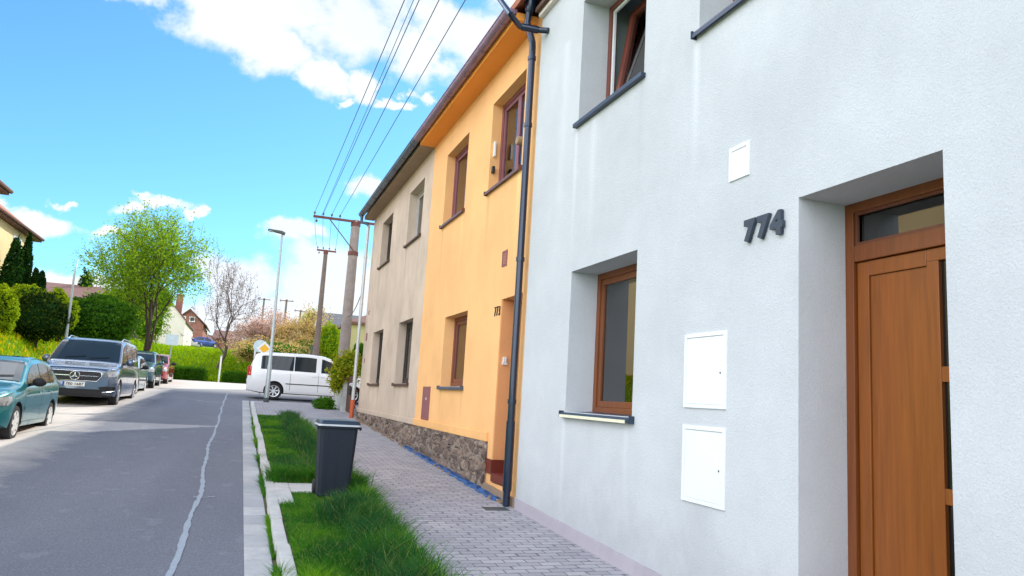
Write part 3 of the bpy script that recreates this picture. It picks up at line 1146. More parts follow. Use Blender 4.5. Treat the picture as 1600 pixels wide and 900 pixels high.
# navy downpipe with hopper and swan neck
mb = MB()
mb.tube([(2.97, 8.25, 6.60), (2.97, 8.25, 6.52), (2.96, 8.26, 6.40)], [.09, .085, .048], 14)
mb.tube([(2.96, 8.26, 6.42), (2.95, 8.27, 6.26), (3.03, 8.26, 6.02), (3.035, 8.26, 5.94), (3.035, 8.26, .34)], .043, 14)
for z in (5.78, 4.9, 3.2, 1.5, 1.15, .95):
    mb.tube([(3.035, 8.26, z), (3.035, 8.26, z + .05)], .053, 14)
mb.tube([(3.035, 8.26, .50), (3.035, 8.26, 1.30)], .052, 14)
mb.build('downpipe', 'navy_metal', grey, smooth='auto')
mb = MB()
pq = [onx(766, -22, 2.50), onx(798, 22, 2.60), onx(812, 41, 2.76), onx(826, 46, 2.90), onx(857, 48, 3.09)]
mb.tube(pq, .036, 12)
mb.tube([pq[2].lerp(pq[3], .2), pq[3].lerp(pq[4], .5)], .045, 12)
mb.build('overflow_pipe', 'navy_metal', grey, smooth='auto')

# ---- yellow house number 773
XY = 3.13
yel = thing('yellow_house', (3.1, 11, .42), 'orange yellow rendered house with stone plinth and number 773', 'house')
holes = [(8.36, 9.14, .50, 2.84, .75), (10.68, 11.99, 1.70, 2.84, .2), (8.69, 10.06, 4.53, 5.88, .18), (11.29, 12.65, 4.55, 5.86, .18)]
mb = wall_holes(8.131, 13.70, .0, 6.42, XY, holes, .2)
mb.build('wall', 'yellow_stucco', yel, fix=False)
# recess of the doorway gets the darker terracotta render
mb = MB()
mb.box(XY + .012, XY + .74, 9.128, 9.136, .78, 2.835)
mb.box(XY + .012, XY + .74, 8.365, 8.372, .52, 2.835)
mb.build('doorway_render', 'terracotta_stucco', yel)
dd = MB().box(XY + .70, XY + .74, 8.37, 9.13, .68, 2.83).build('door', 'wood_dark', yel)
MB().box(XY + .69, XY + .70, 8.5, 9.0, 1.7, 2.6).build('pane', 'pane_dark', dd)
MB().box(XY - .01, XY + .70, 8.37, 9.127, .52, .62).box(XY + .3, XY + .70, 8.371, 9.126, .62, .70).build('doorstep', 'red_step', yel)
MB().box(XY - .008, XY + .60, 9.118, 9.127, .62, .78).box(XY - .012, XY - .001, 9.128, 9.34, .60, .78).build('step_skirting', 'red_step', yel)
MB().box(XY + .06, XY + .10, 9.09, 9.128, 2.02, 2.09).box(XY + .055, XY + .12, 9.10, 9.128, 1.99, 2.02).build('door_bell', 'white_paint', yel)
mb = MB()
mb.box(XY - .03, XY, 9.345, 13.69, .99, 1.105)
mb.build('plinth_band', 'yellow_band', yel, bevel=.006)
mb = MB()
mb.sbox(XY - .035, XY + .02, 8.15, 9.34, -.3, .10)
mb.build('rough_base', 'tan_cornice', yel)
nst = 40
mb = MB()


def stone_wall(mb, ya, yb, X0, ztop):
    n = int((yb - ya) / .06)
    cols_ = []
    for i in range(n + 1):
        y = ya + (yb - ya) * i / n
        zb = .04 * y - .05
        row = []
        for k in range(13):
            z = zb + (ztop - zb) * k / 12
            p = Vector((y * 4.5, z * 5.2, 0))
            d, pp = mnoise.voronoi(p)
            e = min(.4, d[1] - d[0])
            xx = X0 - .055 * min(1, e * 2.8) - .012 * mnoise.noise(Vector((y * 14, z * 14, 2)))
            if k in (0, 12):
                xx = X0 - .02
            row.append((xx, y, z))
        row.append((XY + .02, y, ztop))
        cols_.append(row)
    b0 = len(mb.v)
    m = 14
    for r in cols_:
        mb.v.extend(r)
    for i in range(n):
        for k in range(m - 1):
            a = b0 + i * m + k
            mb.f.append((a, a + 1, a + m + 1, a + m))
    mb.poly([(XY + .02, ya, .04 * ya - .05)] + [v for v in cols_[0]])


stone_wall(mb, 9.34, 13.70, XY - .005, .988)
mb.build('stone_plinth', 'stonework', yel)
window(yel, 10.68, 11.99, 1.70, 2.84, XY + .17, 'red_frame', 'beige_blind', mull=None, sill='slate_gutter', X=XY)
window(yel, 8.69, 10.06, 4.53, 5.88, XY + .15, 'purple_frame', 'dark_inside', mull=9.36, sill='wood_dark', X=XY)
window(yel, 11.29, 12.65, 4.55, 5.86, XY + .15, 'purple_frame', 'curtain', mull=11.85, sill='wood_dark', X=XY)
o = MB().lathe([(.0, XY + .02), (.052, XY + .02), (.06, XY + .035), (.06, XY + .10), (.04, XY + .11)], 20, (0, 8.98, 4.98), 'x').build('round_siren', 'beige_blind', yel, smooth='auto')
MB().box(XY + .04, XY + .07, 10.01, 10.06, 5.07, 5.30).build('thermometer', 'white_paint', yel, bevel=.005)
MB().box(XY + .03, XY + .07, 10.00, 10.06, 4.82, 4.92).build('sensor_box', 'ink', yel, bevel=.008)
hb = bars(XY - .012, XY + .005, 12.63, 13.15, 1.115, 1.69, .02).build('meter_hatch', 'mauve', yel)
MB().box(XY - .008, XY + .004, 12.655, 13.125, 1.14, 1.665).build('hatch_door', 'mauve', hb)
MB().box(XY - .011, XY - .005, 12.86, 12.90, 1.46, 1.50).build('lock', 'white_paint', hb)
vb = bars(XY - .01, XY + .005, 9.01, 9.20, 3.28, 3.49, .018).build('vent_grille', 'mauve', yel)
mb = MB()
for k in range(6):
    mb.box(XY - .007, XY + .002, 9.03, 9.18, 3.302 + k * .029, 3.318 + k * .029)
mb.build('vent_slat', 'mauve', vb)
for ch, yy in (('7', 9.38), ('7', 9.295), ('3', 9.21)):
    text_obj('digit', ch, .15, .006, 'ink', yel, facade_mtx(yy, 2.635, XY - .008), .0, .052, .125)
MB().box(2.83, XY, 8.37, 13.72, 6.34, 6.44).build('cornice', 'orange_cornice', yel)
roof(yel, 8.13, 13.71, 'roof_tile')
gutter(yel, 8.36, 13.70, 2.762, 6.47, .080, 'purple_gutter')

# ---- tan house
tan = thing('tan_house', (3.1, 17, .68), 'weathered tan rendered house with dark windows and stone plinth', 'house')
YE = 20.62
hl = [(14.42, 15.82, 4.75, 5.93), (17.72, 19.13, 4.75, 5.93), (14.48, 15.88, 1.75, 3.05), (17.73, 19.13, 1.75, 3.05)]
mb = wall_holes(13.701, YE, .3, 6.42, XY, hl, .2)
mb.poly([(XY, YE, .3), (XY, YE, 6.42), (7.2, YE, 9.4), (11.3, YE, 6.42), (11.3, YE, .3)])
mb.poly([(11.3, 8.13, .1), (11.3, YE, .1), (11.3, YE, 6.42), (11.3, 8.13, 6.42)])
mb.build('wall', 'tan_stucco', tan, fix=False)
for i, (a, b, c, d) in enumerate(hl):
    window(tan, a, b, c, d, XY + .17, 'curtain' if i == 0 else 'black_frame', 'curtain' if i == 0 else 'dark_inside', mull=(a + b) / 2, sill='brown_board', X=XY)
MB().box(XY - .03, XY, 13.705, YE - .002, .99, 1.09).build('plinth_band', 'tan_stucco', tan, bevel=.006)
mb = MB()
stone_wall(mb, 13.701, YE, XY - .005, .988)
mb.build('stone_plinth', 'stonework', tan)
MB().box(2.86, XY, 13.73, YE + .12, 6.34, 6.44).build('cornice', 'tan_cornice', tan)
roof(tan, 13.71, YE + .15, 'roof_brown')
gutter(tan, 13.715, YE + .1, 2.762, 6.47, .080, 'slate_gutter')
mb = MB()
mb.tube([(2.76, YE - .05, 6.42), (2.76, YE - .05, 6.22), (2.93, YE - .12, 6.18), (2.95, YE - .12, 6.10)], .045, 12)
mb.build('swan_neck', 'slate_gutter', tan, smooth='auto')
mb = MB()
mb.tube([(2.95, YE - .12, 6.14), (2.95, YE - .12, 1.28)], .045, 12)
for z in (5.2, 3.9, 2.6):
    mb.tube([(2.95, YE - .12, z), (2.95, YE - .12, z + .05)], .054, 12)
dp = mb.build('downpipe', 'zinc', tan, smooth='auto')
MB().tube([(2.95, YE - .12, .78), (2.95, YE - .12, 1.30)], .06, 12).build('pipe_foot', 'orange_plastic', dp, smooth='auto')
MB().box(XY - .01, XY, 20.1, 20.3, 2.9, 3.1).box(XY - .008, XY, 20.15, 20.25, 2.3, 2.42).box(XY - .008, XY, 20.1, 20.2, 3.6, 3.72).build('wall_plate', 'mauve', tan)

# blue waterproof membrane edge at the wall foot
mb = MB()
y = 8.55
prev = None
while y < 13.9:
    x = 3.03 - .03 * abs(math.sin(y * 7)) - rnd.uniform(0, .04)
    z = .04 * y + .004
    h = .01 + rnd.uniform(0, .05)
    cur = [(x, y, z), (x + .015, y, z + h), (x + .05, y, z + h * .7), (3.12, y, z + .02)]
    if prev:
        for k in range(3):
            mb.poly([prev[k], cur[k], cur[k + 1], prev[k + 1]])
    prev = cur
    y += rnd.uniform(.04, .09)
mark(mb.build('plastic_membrane', 'blue_foil'), 'crumpled blue plastic membrane edge along the foot of the stone plinth', 'membrane')
mb = MB()
for k in range(170):
    y = rnd.uniform(8.4, 20.3)
    x = 3.06 + rnd.uniform(-.07, .03)
    s = rnd.uniform(.01, .03)
    mb.box(x - s, x + s, y - s, y + s, .04 * y, .04 * y + s)
mark(mb.build('rubble', 'tan_cornice'), kind='stuff')


# ------------------------------------------------------------------ generic far houses
def simple_house(name, label, x0, x1, y0, y1, zb, ze, zr, wall, roofm, ridge='y', wins=(), over=.35, chim=None, hip=False, group=None):
    h = thing(name, ((x0 + x1) / 2, (y0 + y1) / 2, zb), label, 'house', group)
    mb = MB().box(x0, x1, y0, y1, zb - 1.5, ze)
    xm, ym = (x0 + x1) / 2, (y0 + y1) / 2
    if not hip:
        if ridge == 'y':
            for yy in (y0, y1):
                mb.poly([(x0, yy, ze), (x1, yy, ze), (xm, yy, zr)])
        else:
            for xx in (x0, x1):
                mb.poly([(xx, y0, ze), (xx, y1, ze), (xx, ym, zr)])
    mb.build('wall', wall, h, fix=False)
    o = over
    t = .12
    ez = ze - .05
    mb = MB()
    if hip:
        ins = (x1 - x0) / 2 + o
        pts = [(x0 - o, y0 - o, ez), (x1 + o, y0 - o, ez), (x1 + o, y1 + o, ez), (x0 - o, y1 + o, ez)]
        r0, r1 = (xm, y0 - o + ins, zr), (xm, y1 + o - ins, zr)
        mb.poly([pts[0], pts[1], r0]).poly([pts[1], pts[2], r1, r0]).poly([pts[2], pts[3], r1]).poly([pts[3], pts[0], r0, r1])
        mb.build('roof', roofm, h, fix=False)
        MB().box(x0 - o, x1 + o, y0 - o, y1 + o, ez - .16, ez - .004).build('eaves', 'roof_brown' if roofm != 'roof_dark' else 'roof_dark', h)
        MB().tube([(x1 + o + .05, y0 - o, ez - .03), (x1 + o + .05, y1 + o, ez - .03)], .07, 8).build('gutter', 'roof_brown', h)
    elif ridge == 'y':
        mb.prism([(x0 - o, y0 - o, ez - .1), (xm, y0 - o, zr), (x1 + o, y0 - o, ez - .1), (x1 + o, y0 - o, ez - .1 + t), (xm, y0 - o, zr + t), (x0 - o, y0 - o, ez - .1 + t)], (0, y1 - y0 + 2 * o, 0))
        mb.build('roof', roofm, h)
    else:
        mb.prism([(x0 - o, y0 - o, ez - .1), (x0 - o, ym, zr), (x0 - o, y1 + o, ez - .1), (x0 - o, y1 + o, ez - .1 + t), (x0 - o, ym, zr + t), (x0 - o, y0 - o, ez - .1 + t)], (x1 - x0 + 2 * o, 0, 0))
        mb.build('roof', roofm, h)
    for wn in wins:      # (face, a0, a1, z0, z1)
        f, a0, a1, z0, z1 = wn[:5]
        fm = wn[5] if len(wn) > 5 else 'white_paint'
        e = .025
        if f == 'E':
            w = bars(x1 - .02, x1 + e, a0, a1, z0, z1, .08).box(x1 - .02, x1 + e - .005, (a0 + a1) / 2 - .04, (a0 + a1) / 2 + .04, z0 + .08, z1 - .08).build('window', fm, h)
            MB().box(x1 - .05, x1 + .006, a0 + .07, a1 - .07, z0 + .07, z1 - .07).build('pane', 'pane_far', w)
            MB().box(x1, x1 + .09, a0 - .06, a1 + .06, z0 - .06, z0 - .01).build('sill', 'roof_brown', w)
        else:
            yy, sg = (y0, -1) if f == 'S' else (y1, 1)
            ya, yb = sorted((yy, yy + sg * e))
            mb = MB()
            for q in ((a0, a0 + .08, z0, z1), (a1 - .08, a1, z0, z1), (a0 + .08, a1 - .08, z0, z0 + .08), (a0 + .08, a1 - .08, z1 - .08, z1)):
                mb.box(q[0], q[1], ya, yb, q[2], q[3])
            w = mb.build('window', fm, h)
            ya, yb = sorted((yy - sg * .05, yy + sg * .006))
            MB().box(a0 + .07, a1 - .07, ya, yb, z0 + .07, z1 - .07).build('pane', 'pane_far', w)
    if chim:
        cx, cy, cz = chim
        mb = MB().box(cx - .25, cx + .25, cy - .25, cy + .25, cz - 1.6, cz).box(cx - .3, cx + .3, cy - .3, cy + .3, cz, cz + .1)
        mb.build('chimney', 'brick_red', h)
    return h


def far_pane():
    t = NT('pane_far')
    t.base(t.ramp(t.noise(t.pos(), .7, 2), [(.4, (.05, .06, .07)), (.6, (.12, .13, .14))]))
    t.bsdf.inputs['Roughness'].default_value = .05
    t.bsdf.inputs['Specular IOR Level'].default_value = .8
    return t.m


M['pane_far'] = far_pane()

# unseen house added behind the tan house, sized to shade the street
sb = thing('shadow_house', (9, 33, 1.3), 'tall pale house added out of view behind the tan house to shade the street', 'house')
mb = MB().prism([(6.4, 24.2, 0.5), (6.4, 26.3, 0.5), (6.4, 26.3, 8.4), (6.4, 24.2, 6.9)], (5.6, 0, 0)).box(6.4, 12, 26.302, 40.6, .5, 10.0)
mb.build('wall', 'white_stucco', sb)
MB().box(6.25, 12.1, 26.2, 40.7, 10.0, 10.15).build('roof', 'roof_brown', sb)
for zz in (2.4, 5.2, 8.0):
    for yy in (28, 31.5, 35, 38.5):
        w = bars(6.37, 6.42, yy - .6, yy + .6, zz - .1, zz + 1.3, .08).build('window', 'white_paint', sb)
        MB().box(6.39, 6.41, yy - .55, yy + .55, zz - .05, zz + 1.25).build('pane', 'pane_far', w)

simple_house('cream_house', 'cream house on the bank with only its brown eave corner in view at far left', -18, -8.75, 9, 29.0, 2.6, 7.75, 11, 'cream_stucco', 'roof_brown', hip=True, over=.6,
             wins=[('E', a, a + 1.3, z, z + 1.5, 'white_paint') for a in (11, 14.5, 18, 21.5, 25) for z in (3.3, 5.9)])
simple_house('yellow_villa', 'pale yellow house with orange hipped roof standing behind the conifers', -20, -10.2, 31.0, 41.7, 3.1, 8.10, 12.2, 'cream_stucco', 'roof_tile', hip=True, over=.32,
             wins=[('E', a, a + 1.3, z, z + 1.2, 'white_paint') for a in (33.0, onx(16, 400, -10.2).y) for z in (3.9, onx(22, 411, -10.2).z)])

a = at(195, 470, 60)
simple_house('barn_house', 'long low pale building half hidden behind the hedge and tree trunks', -13.2, -8.8, 60, 66, 4.4, 6.0, 7.9, 'pale_stucco', 'roof_brown', ridge='x', over=.2)
simple_house('white_gable_house', 'sunlit white gabled house behind the tall tree, chimney on its roof', -8.5, -4.15, 60, 70, 4.3, 5.95, 8.35, 'white_stucco', 'roof_brown', ridge='y', over=.12, chim=(-5.2, 66, 8.4),
             wins=[('S', -7.6, -7.0, 4.35, 5.4, 'red_step'), ('S', -6.6, -6.0, 4.35, 5.4, 'red_step')])
simple_house('brick_house', 'dark red brick house with small gable windows behind the parked cars', -6.2, -3.6, 75, 84, 5.2, 6.8, 8.1, 'brick_red', 'roof_brown', ridge='y', over=.3,
             wins=[('S', -5.7, -5.2, 7.0, 7.5), ('S', -4.9, -4.4, 7.0, 7.5)])
simple_house('brown_roof_house', 'house with long brown tiled roof seen above the left hedge', -14.5, -10.2, 58, 66, 4.4, 6.6, 7.95, 'pale_stucco', 'roof_brown', ridge='x', over=.3)
simple_house('shed_house', 'small dark red shed house beneath the pink blossom', -1.9, -.4, 62, 66, 4.4, 5.0, 5.6, 'brick_red', 'roof_brown', ridge='x', over=.3)
simple_house('dark_roof_house', 'white house with dark slate roof and skylight, right of the near utility pole', 5.9, 10.4, 62, 72, 4.0, 6.7, 8.1, 'white_stucco', 'roof_dark', ridge='x', over=.3,
             wins=[('S', 6.6, 7.3, 5.2, 6.0)])
simple_house('olive_house', 'olive rendered house with pale flat hipped roof beside the white downpipe', 6.35, 12, 48, 56, 2.6, 5.95, 7.3, 'olive_stucco', 'roof_brown', hip=True, over=.3)
simple_house('far_white_house', 'small far white house with brown roof at the end of the street', -4.4, -2.4, 92, 96, 5.9, 6.3, 6.9, 'white_stucco', 'roof_brown', ridge='x', over=.3)


# ------------------------------------------------------------------ vegetation
def leaf_quads(P, size, rs, flat=0, aspect=.6):
    n = len(P)
    a = rs.randn(n, 3)
    a[:, 2] *= (1 - flat)
    a /= np.linalg.norm(a, axis=1)[:, None]
    b = rs.randn(n, 3)
    b -= a * (a * b).sum(1)[:, None]
    b /= np.linalg.norm(b, axis=1)[:, None]
    s = (size * (.6 + .8 * rs.rand(n)))[:, None]
    a, b = a * s * .5, b * s * .5 * aspect
    V = np.stack([P - a, P + b, P + a, P - b], 1)
    return V.reshape(-1, 3)


def make_tree(name, label, base, H, W, nleaf, lsize, lmat, bark, seed, trunk_frac=.3, r0=.16, depth=5, lean=(0, 0), cat='tree', group=None, core=None, spread=.6, leafspread=.25, fork=False):
    rs = np.random.RandomState(seed)
    rr = random.Random(seed)
    root = thing(name, base, label, cat, group)
    segs = []
    tips = []

    def grow(p, d, L, r, k):
        pts = [p]
        rad = [r]
        n = 4
        dd = d.copy()
        for i in range(n):
            dd = (dd + Vector((rr.gauss(0, .13), rr.gauss(0, .13), rr.gauss(0, .08) + (.04 if k else 0)))).normalized()
            p = p + dd * L / n
            pts.append(p)
            rad.append(r * (1 - .38 * (i + 1) / n))
        segs.append((pts, rad, k))
        if k >= depth - 2:
            tips.extend(pts[1:])
        if k == depth:
            return
        nch = (3 if k else 4) + (rr.random() < .4)
        a0 = rr.random() * 6.28
        for c in range(nch):
            az = a0 + 2 * math.pi * c / nch + rr.uniform(-.5, .5)
            el = spread * rr.uniform(.6, 1.25)
            if k == 0 and fork:
                el *= .6
            u = dd.orthogonal().normalized()
            w = dd.cross(u)
            nd = (dd * math.cos(el) + (u * math.cos(az) + w * math.sin(az)) * math.sin(el)).normalized()
            start = pts[-1] if c < 2 else pts[-1 - (c % 3)]
            grow(start, nd, L * rr.uniform(.62, .88) * (1.0 if k else 1.15), rad[-1] * rr.uniform(.6, .85), k + 1)
        return

    tl = H * trunk_frac
    grow(Vector((0, 0, 0)), Vector((lean[0], lean[1], 1)).normalized(), tl, r0, 0)
    T = np.array([tuple(t) for t in tips])
    zt = segs[0][0][-1].z
    zmax = np.percentile(T[:, 2], 99)
    sz = (H - zt) / max(.1, zmax - zt)
    cx, cy = np.median(T[:, 0]), np.median(T[:, 1])
    sx = (W / 2) / max(.1, np.percentile(np.abs(T[:, 0] - cx), 97))
    sy = (W / 2) / max(.1, np.percentile(np.abs(T[:, 1] - cy), 97))

    def warp(p):
        f = sst((p.z - zt * .55) / max(.01, zt))
        return Vector((p.x + (p.x * (sx - 1) - cx * sx * .8) * f, p.y + (p.y * (sy - 1) - cy * sy * .8) * f, p.z if p.z < zt else zt + (p.z - zt) * sz))
    B = Vector(base)
    mb = MB()
    for pts, rad, k in segs:
        if k > 4 and lsize < .08:
            pass
        mb.tube([warp(q) + B for q in pts], [max(.006, q) for q in rad], 8 if k == 0 else (5 if k < 3 else 3), cap=False)
    trunk = mb.build('trunk', bark, root, smooth=True, fix=False)
    TT = np.array([tuple(warp(Vector(t))) for t in T])
    idx = rs.randint(0, len(TT), nleaf)
    P = TT[idx] + rs.randn(nleaf, 3) * leafspread * (.3 + rs.rand(nleaf)[:, None])
    P += np.array(B)
    raw_mesh('crown', leaf_quads(P, lsize, rs), 4, lmat, root)
    return root


def make_bush(name, label, blobs, nleaf, lsize, lmat, seed, cat='shrub', group=None, core='leaf_dark', stem=True, upright=False, rough=.22):
    """blobs: (cx,cy,cz,rx,ry,rz)"""
    rs = np.random.RandomState(seed)
    cx, cy = blobs[0][0], blobs[0][1]
    zb = min(b[2] - b[5] for b in blobs)
    root = thing(name, (cx, cy, zb), label, cat, group)
    vol = np.array([b[3] * b[5] + b[4] * b[5] for b in blobs])
    cnt = (nleaf * vol / vol.sum()).astype(int)
    P = []
    mb = MB()
    for b, n in zip(blobs, cnt):
        d = rs.randn(n, 3)
        d /= np.linalg.norm(d, axis=1)[:, None]
        off = rs.rand(3) * 10
        nz = np.array([mnoise.noise(Vector(tuple(v * 2.6 + off))) + .5 * mnoise.noise(Vector(tuple(v * 6 + off))) for v in d])
        rad = (1 + rough * nz * 1.6) * (1 - .18 * rs.rand(n) ** 2)
        if upright:      # flame shape
            t = (d[:, 2] + 1) / 2
            rad2 = rad * np.where(t > .5, np.sqrt(np.clip(1.35 - .9 * t, .05, 1)), 1)
            q = np.stack([d[:, 0] * rad2, d[:, 1] * rad2, d[:, 2] * rad], 1)
        else:
            q = d * rad[:, None]
        P.append(q * np.array(b[3:6]) + np.array(b[:3]))
        # solid dark core added inside to block the view through the leaves
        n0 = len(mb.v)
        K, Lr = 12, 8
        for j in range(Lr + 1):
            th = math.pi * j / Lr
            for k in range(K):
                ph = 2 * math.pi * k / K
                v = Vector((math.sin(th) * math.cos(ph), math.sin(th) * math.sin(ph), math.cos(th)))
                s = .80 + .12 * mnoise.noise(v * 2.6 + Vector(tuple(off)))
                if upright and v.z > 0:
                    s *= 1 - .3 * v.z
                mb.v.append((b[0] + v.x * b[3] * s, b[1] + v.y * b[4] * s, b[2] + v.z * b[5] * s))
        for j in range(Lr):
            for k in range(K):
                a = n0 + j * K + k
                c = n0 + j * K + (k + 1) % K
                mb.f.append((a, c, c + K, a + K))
    P = np.concatenate(P)
    V = leaf_quads(P, lsize, rs)
    raw_mesh('foliage', V, 4, lmat, root)
    mb.build('inner_core', core, root, smooth=True, fix=False)
    if stem:
        MB().tube([(cx, cy, zb - .2), (cx, cy, zb + (blobs[0][2] - zb))], .05, 6).build('stem', 'bark', root)
    return root


def tz(x, y):
    return terrain(x, y)


# conifer columns beside the yellow villa
G = 'columnar conifers beside the yellow villa'
for i, (px, pyt, Y, w, lb) in enumerate(((37, 376, 37, 14, 'broadest columnar conifer, against the villa corner'), (56, 371, 39.5, 10, 'slim tallest columnar conifer right behind the broad one'),
                                        (66, 421, 38.5, 7.5, 'short columnar conifer, left of the short pair'), (77, 425, 38, 8, 'short columnar conifer, right one of the short pair'))):
    top = at(px, pyt, Y)
    zb = tz(top.x, Y)
    w = w * Y / 1158
    make_bush('columnar_conifer', lb, [(top.x - .25, Y, (top.z + zb) / 2, w, w, (top.z - zb) / 2)], 5500, .13, 'leaf_dark', 20 + i, 'conifer', G, upright=True, rough=.12)
# yew and shrubs
def bush_px(name, label, px, py, Y, rx, rz, n, ls, mat, seed, extra=(), **k):
    c = at(px, py, Y)
    s = Y / 1158
    bl = [(c.x, Y, c.z, rx * s, rx * s * .8, rz * s)]
    for (dx, dy, r1, r2) in extra:
        q = at(px + dx, py + dy, Y + r1 * s * .3)
        bl.append((q.x, q.y, q.z, r1 * s, r1 * s * .8, r2 * s))
    return make_bush(name, label, bl, n, ls, mat, seed, **k)


bush_px('yew_bush', 'dark spreading yew bush on the grass bank below the conifers', 62, 497, 30, 34, 33, 13000, .085, 'leaf_yew', 31, extra=[(-22, -2, 20, 25), (26, 2, 17, 22), (0, -12, 22, 22)], cat='bush')
bush_px('yellow_shrub', 'bright yellow green shrub at the left edge above the teal car', -2, 485, 28, 22, 32, 6000, .09, 'leaf_lime', 32, extra=[(-6, 26, 18, 16)])
bush_px('golden_shrub', 'golden green shrub behind the yew bush', 42, 462, 35, 24, 15, 5000, .10, 'leaf_lime', 33, extra=[(-22, 6, 12, 14), (45, 12, 14, 20), (60, 30, 16, 22)])
bush_px('leafy_hedge', 'large dark leafy hedge behind the grey van', 150, 497, 38, 48, 32, 20000, .11, 'leaf_green', 34, extra=[(-30, 6, 22, 24), (34, 6, 20, 26), (10, -14, 26, 18), (0, 22, 44, 14)], cat='hedge')
bush_px('spring_shrub', 'fresh yellow green shrub between the two tree trunks', 232, 500, 47, 24, 34, 7000, .12, 'leaf_spring', 35, extra=[(-50, -24, 26, 20), (20, -30, 16, 24), (-20, -36, 28, 18)], rough=.4, core='leaf_green')
bush_px('dark_fir', 'small dark spiky fir top above the brown roof', 133, 450, 62, 9, 22, 1800, .16, 'leaf_dark', 36, upright=True, rough=.4)

# trees
b1, b2 = at(228, 552, 40), at(203, 535, 42)
b1.z, b2.z = tz(b1.x, 40), tz(b2.x, 42)
make_tree('spring_tree', 'tall tree with fresh sparse yellow green leaves, right hand of the pair', b1, at(230, 334, 40).z - b1.z, 4.1, 13000, .115, 'leaf_spring', 'bark', 41, .28, .16, 5, (-.08, 0), group=None, spread=.62, fork=True, leafspread=.2)
make_tree('spring_tree', 'second tall tree with yellow green leaves, standing left behind its neighbour', b2, at(190, 345, 42).z - b2.z, 4.2, 11000, .115, 'leaf_spring', 'bark', 42, .28, .14, 5, (-.16, 0), spread=.62, fork=True, leafspread=.2)
b3 = at(342, 560, 48)
b3.z = tz(b3.x, 48)
make_tree('bare_tree', 'nearly leafless grey tree standing on the grass bank', b3, at(365, 403, 48).z - b3.z, 3.9, 3500, .07, 'leaf_bud', 'bark_grey', 43, .26, .12, 5, (.1, 0), spread=.85, leafspread=.08)
b4 = at(415, 560, 50)
b4.z = tz(b4.x, 50)
make_tree('blossom_tree', 'pink blossoming tree behind the priority sign', b4, at(415, 490, 50).z - b4.z, 4.2, 15000, .10, 'blossom', 'bark', 44, .2, .12, 5, spread=.8)
b5 = at(472, 560, 48)
b5.z = tz(b5.x, 48)
make_tree('blossom_tree', 'golden pink blossoming tree behind the white van', b5, at(465, 488, 48).z - b5.z, 3.6, 13000, .10, 'blossom_gold', 'bark', 45, .2, .12, 5, spread=.8)
bush_px('blossom_shrub', 'low olive and pink shrub under the blossoming trees', 430, 548, 46, 56, 16, 9000, .1, 'blossom_gold', 46, extra=[(-40, 0, 20, 16), (50, -2, 24, 20)], core='leaf_green', rough=.4)
bush_px('round_green_tree', 'bright green round tree between the two utility poles', 515, 535, 46, 17, 28, 6500, .11, 'leaf_lime', 47, extra=[(4, 26, 18, 20)], cat='tree', core='leaf_green')
bush_px('far_sparse_bush', 'pale green treetop far behind the blossom', 490, 500, 75, 16, 14, 1500, .16, 'leaf_spring', 48, rough=.5, core='leaf_green')
bush_px('green_garden_bush', 'dark green garden bush beside the white downpipe', 560, 562, 30, 10, 24, 2500, .1, 'leaf_green', 49)
# shrub leaning over the gate
make_bush('gate_shrub', 'yellow green feathery shrub leaning over the brown gate', [(3.02, 22.9, 2.28, .36, .4, .34), (2.78, 22.8, 2.02, .26, .3, .34), (3.10, 22.8, 1.92, .22, .3, .30), (2.75, 22.7, 1.72, .18, .2, .25), (3.15, 22.9, 2.5, .25, .3, .25)],
          9000, .06, 'leaf_gold', 50, core='leaf_green', rough=.5)
make_bush('paving_weed', 'low green weed tuft at the foot of the fence', [(2.55, 23.6, 1.06, .30, .3, .22)], 2200, .06, 'leaf_green', 51, core='leaf_green', stem=False, rough=.4)
# clipped hedges beyond the street
def clipped(name, label, x0, x1, y0, y1, h, seed):
    rs = np.random.RandomState(seed)
    zb = g_road(y0)
    root = thing(name, ((x0 + x1) / 2, (y0 + y1) / 2, zb), label, 'hedge', 'clipped hedges at the end of the street')
    MB().box(x0 + .08, x1 - .08, y0 + .08, y1 - .08, zb - .3, zb + h - .08).build('inner_core', 'leaf_dark', root)  # filled dark core, added so the hedge cannot be seen through
    P = []
    n = 7000
    P.append(np.stack([x0 + (x1 - x0) * rs.rand(n), y0 + .1 * rs.rand(n), zb + h * rs.rand(n)], 1))
    P.append(np.stack([x0 + (x1 - x0) * rs.rand(n), y0 + (y1 - y0) * rs.rand(n), zb + h + .06 * rs.randn(n)], 1))
    for xx in (x0, x1):
        P.append(np.stack([xx + .06 * rs.randn(n // 4), y0 + (y1 - y0) * rs.rand(n // 4), zb + h * rs.rand(n // 4)], 1))
    raw_mesh('foliage', leaf_quads(np.concatenate(P), .07, rs), 4, 'leaf_green', root)


clipped('clipped_hedge', 'clipped low hedge left of the grassy gap, behind the red car', -5.0, -1.75, 43.4, 44.3, .60, 61)
clipped('clipped_hedge', 'clipped low hedge right of the grassy gap, beside the white van', -.75, 3.5, 43.4, 44.3, .52, 62)


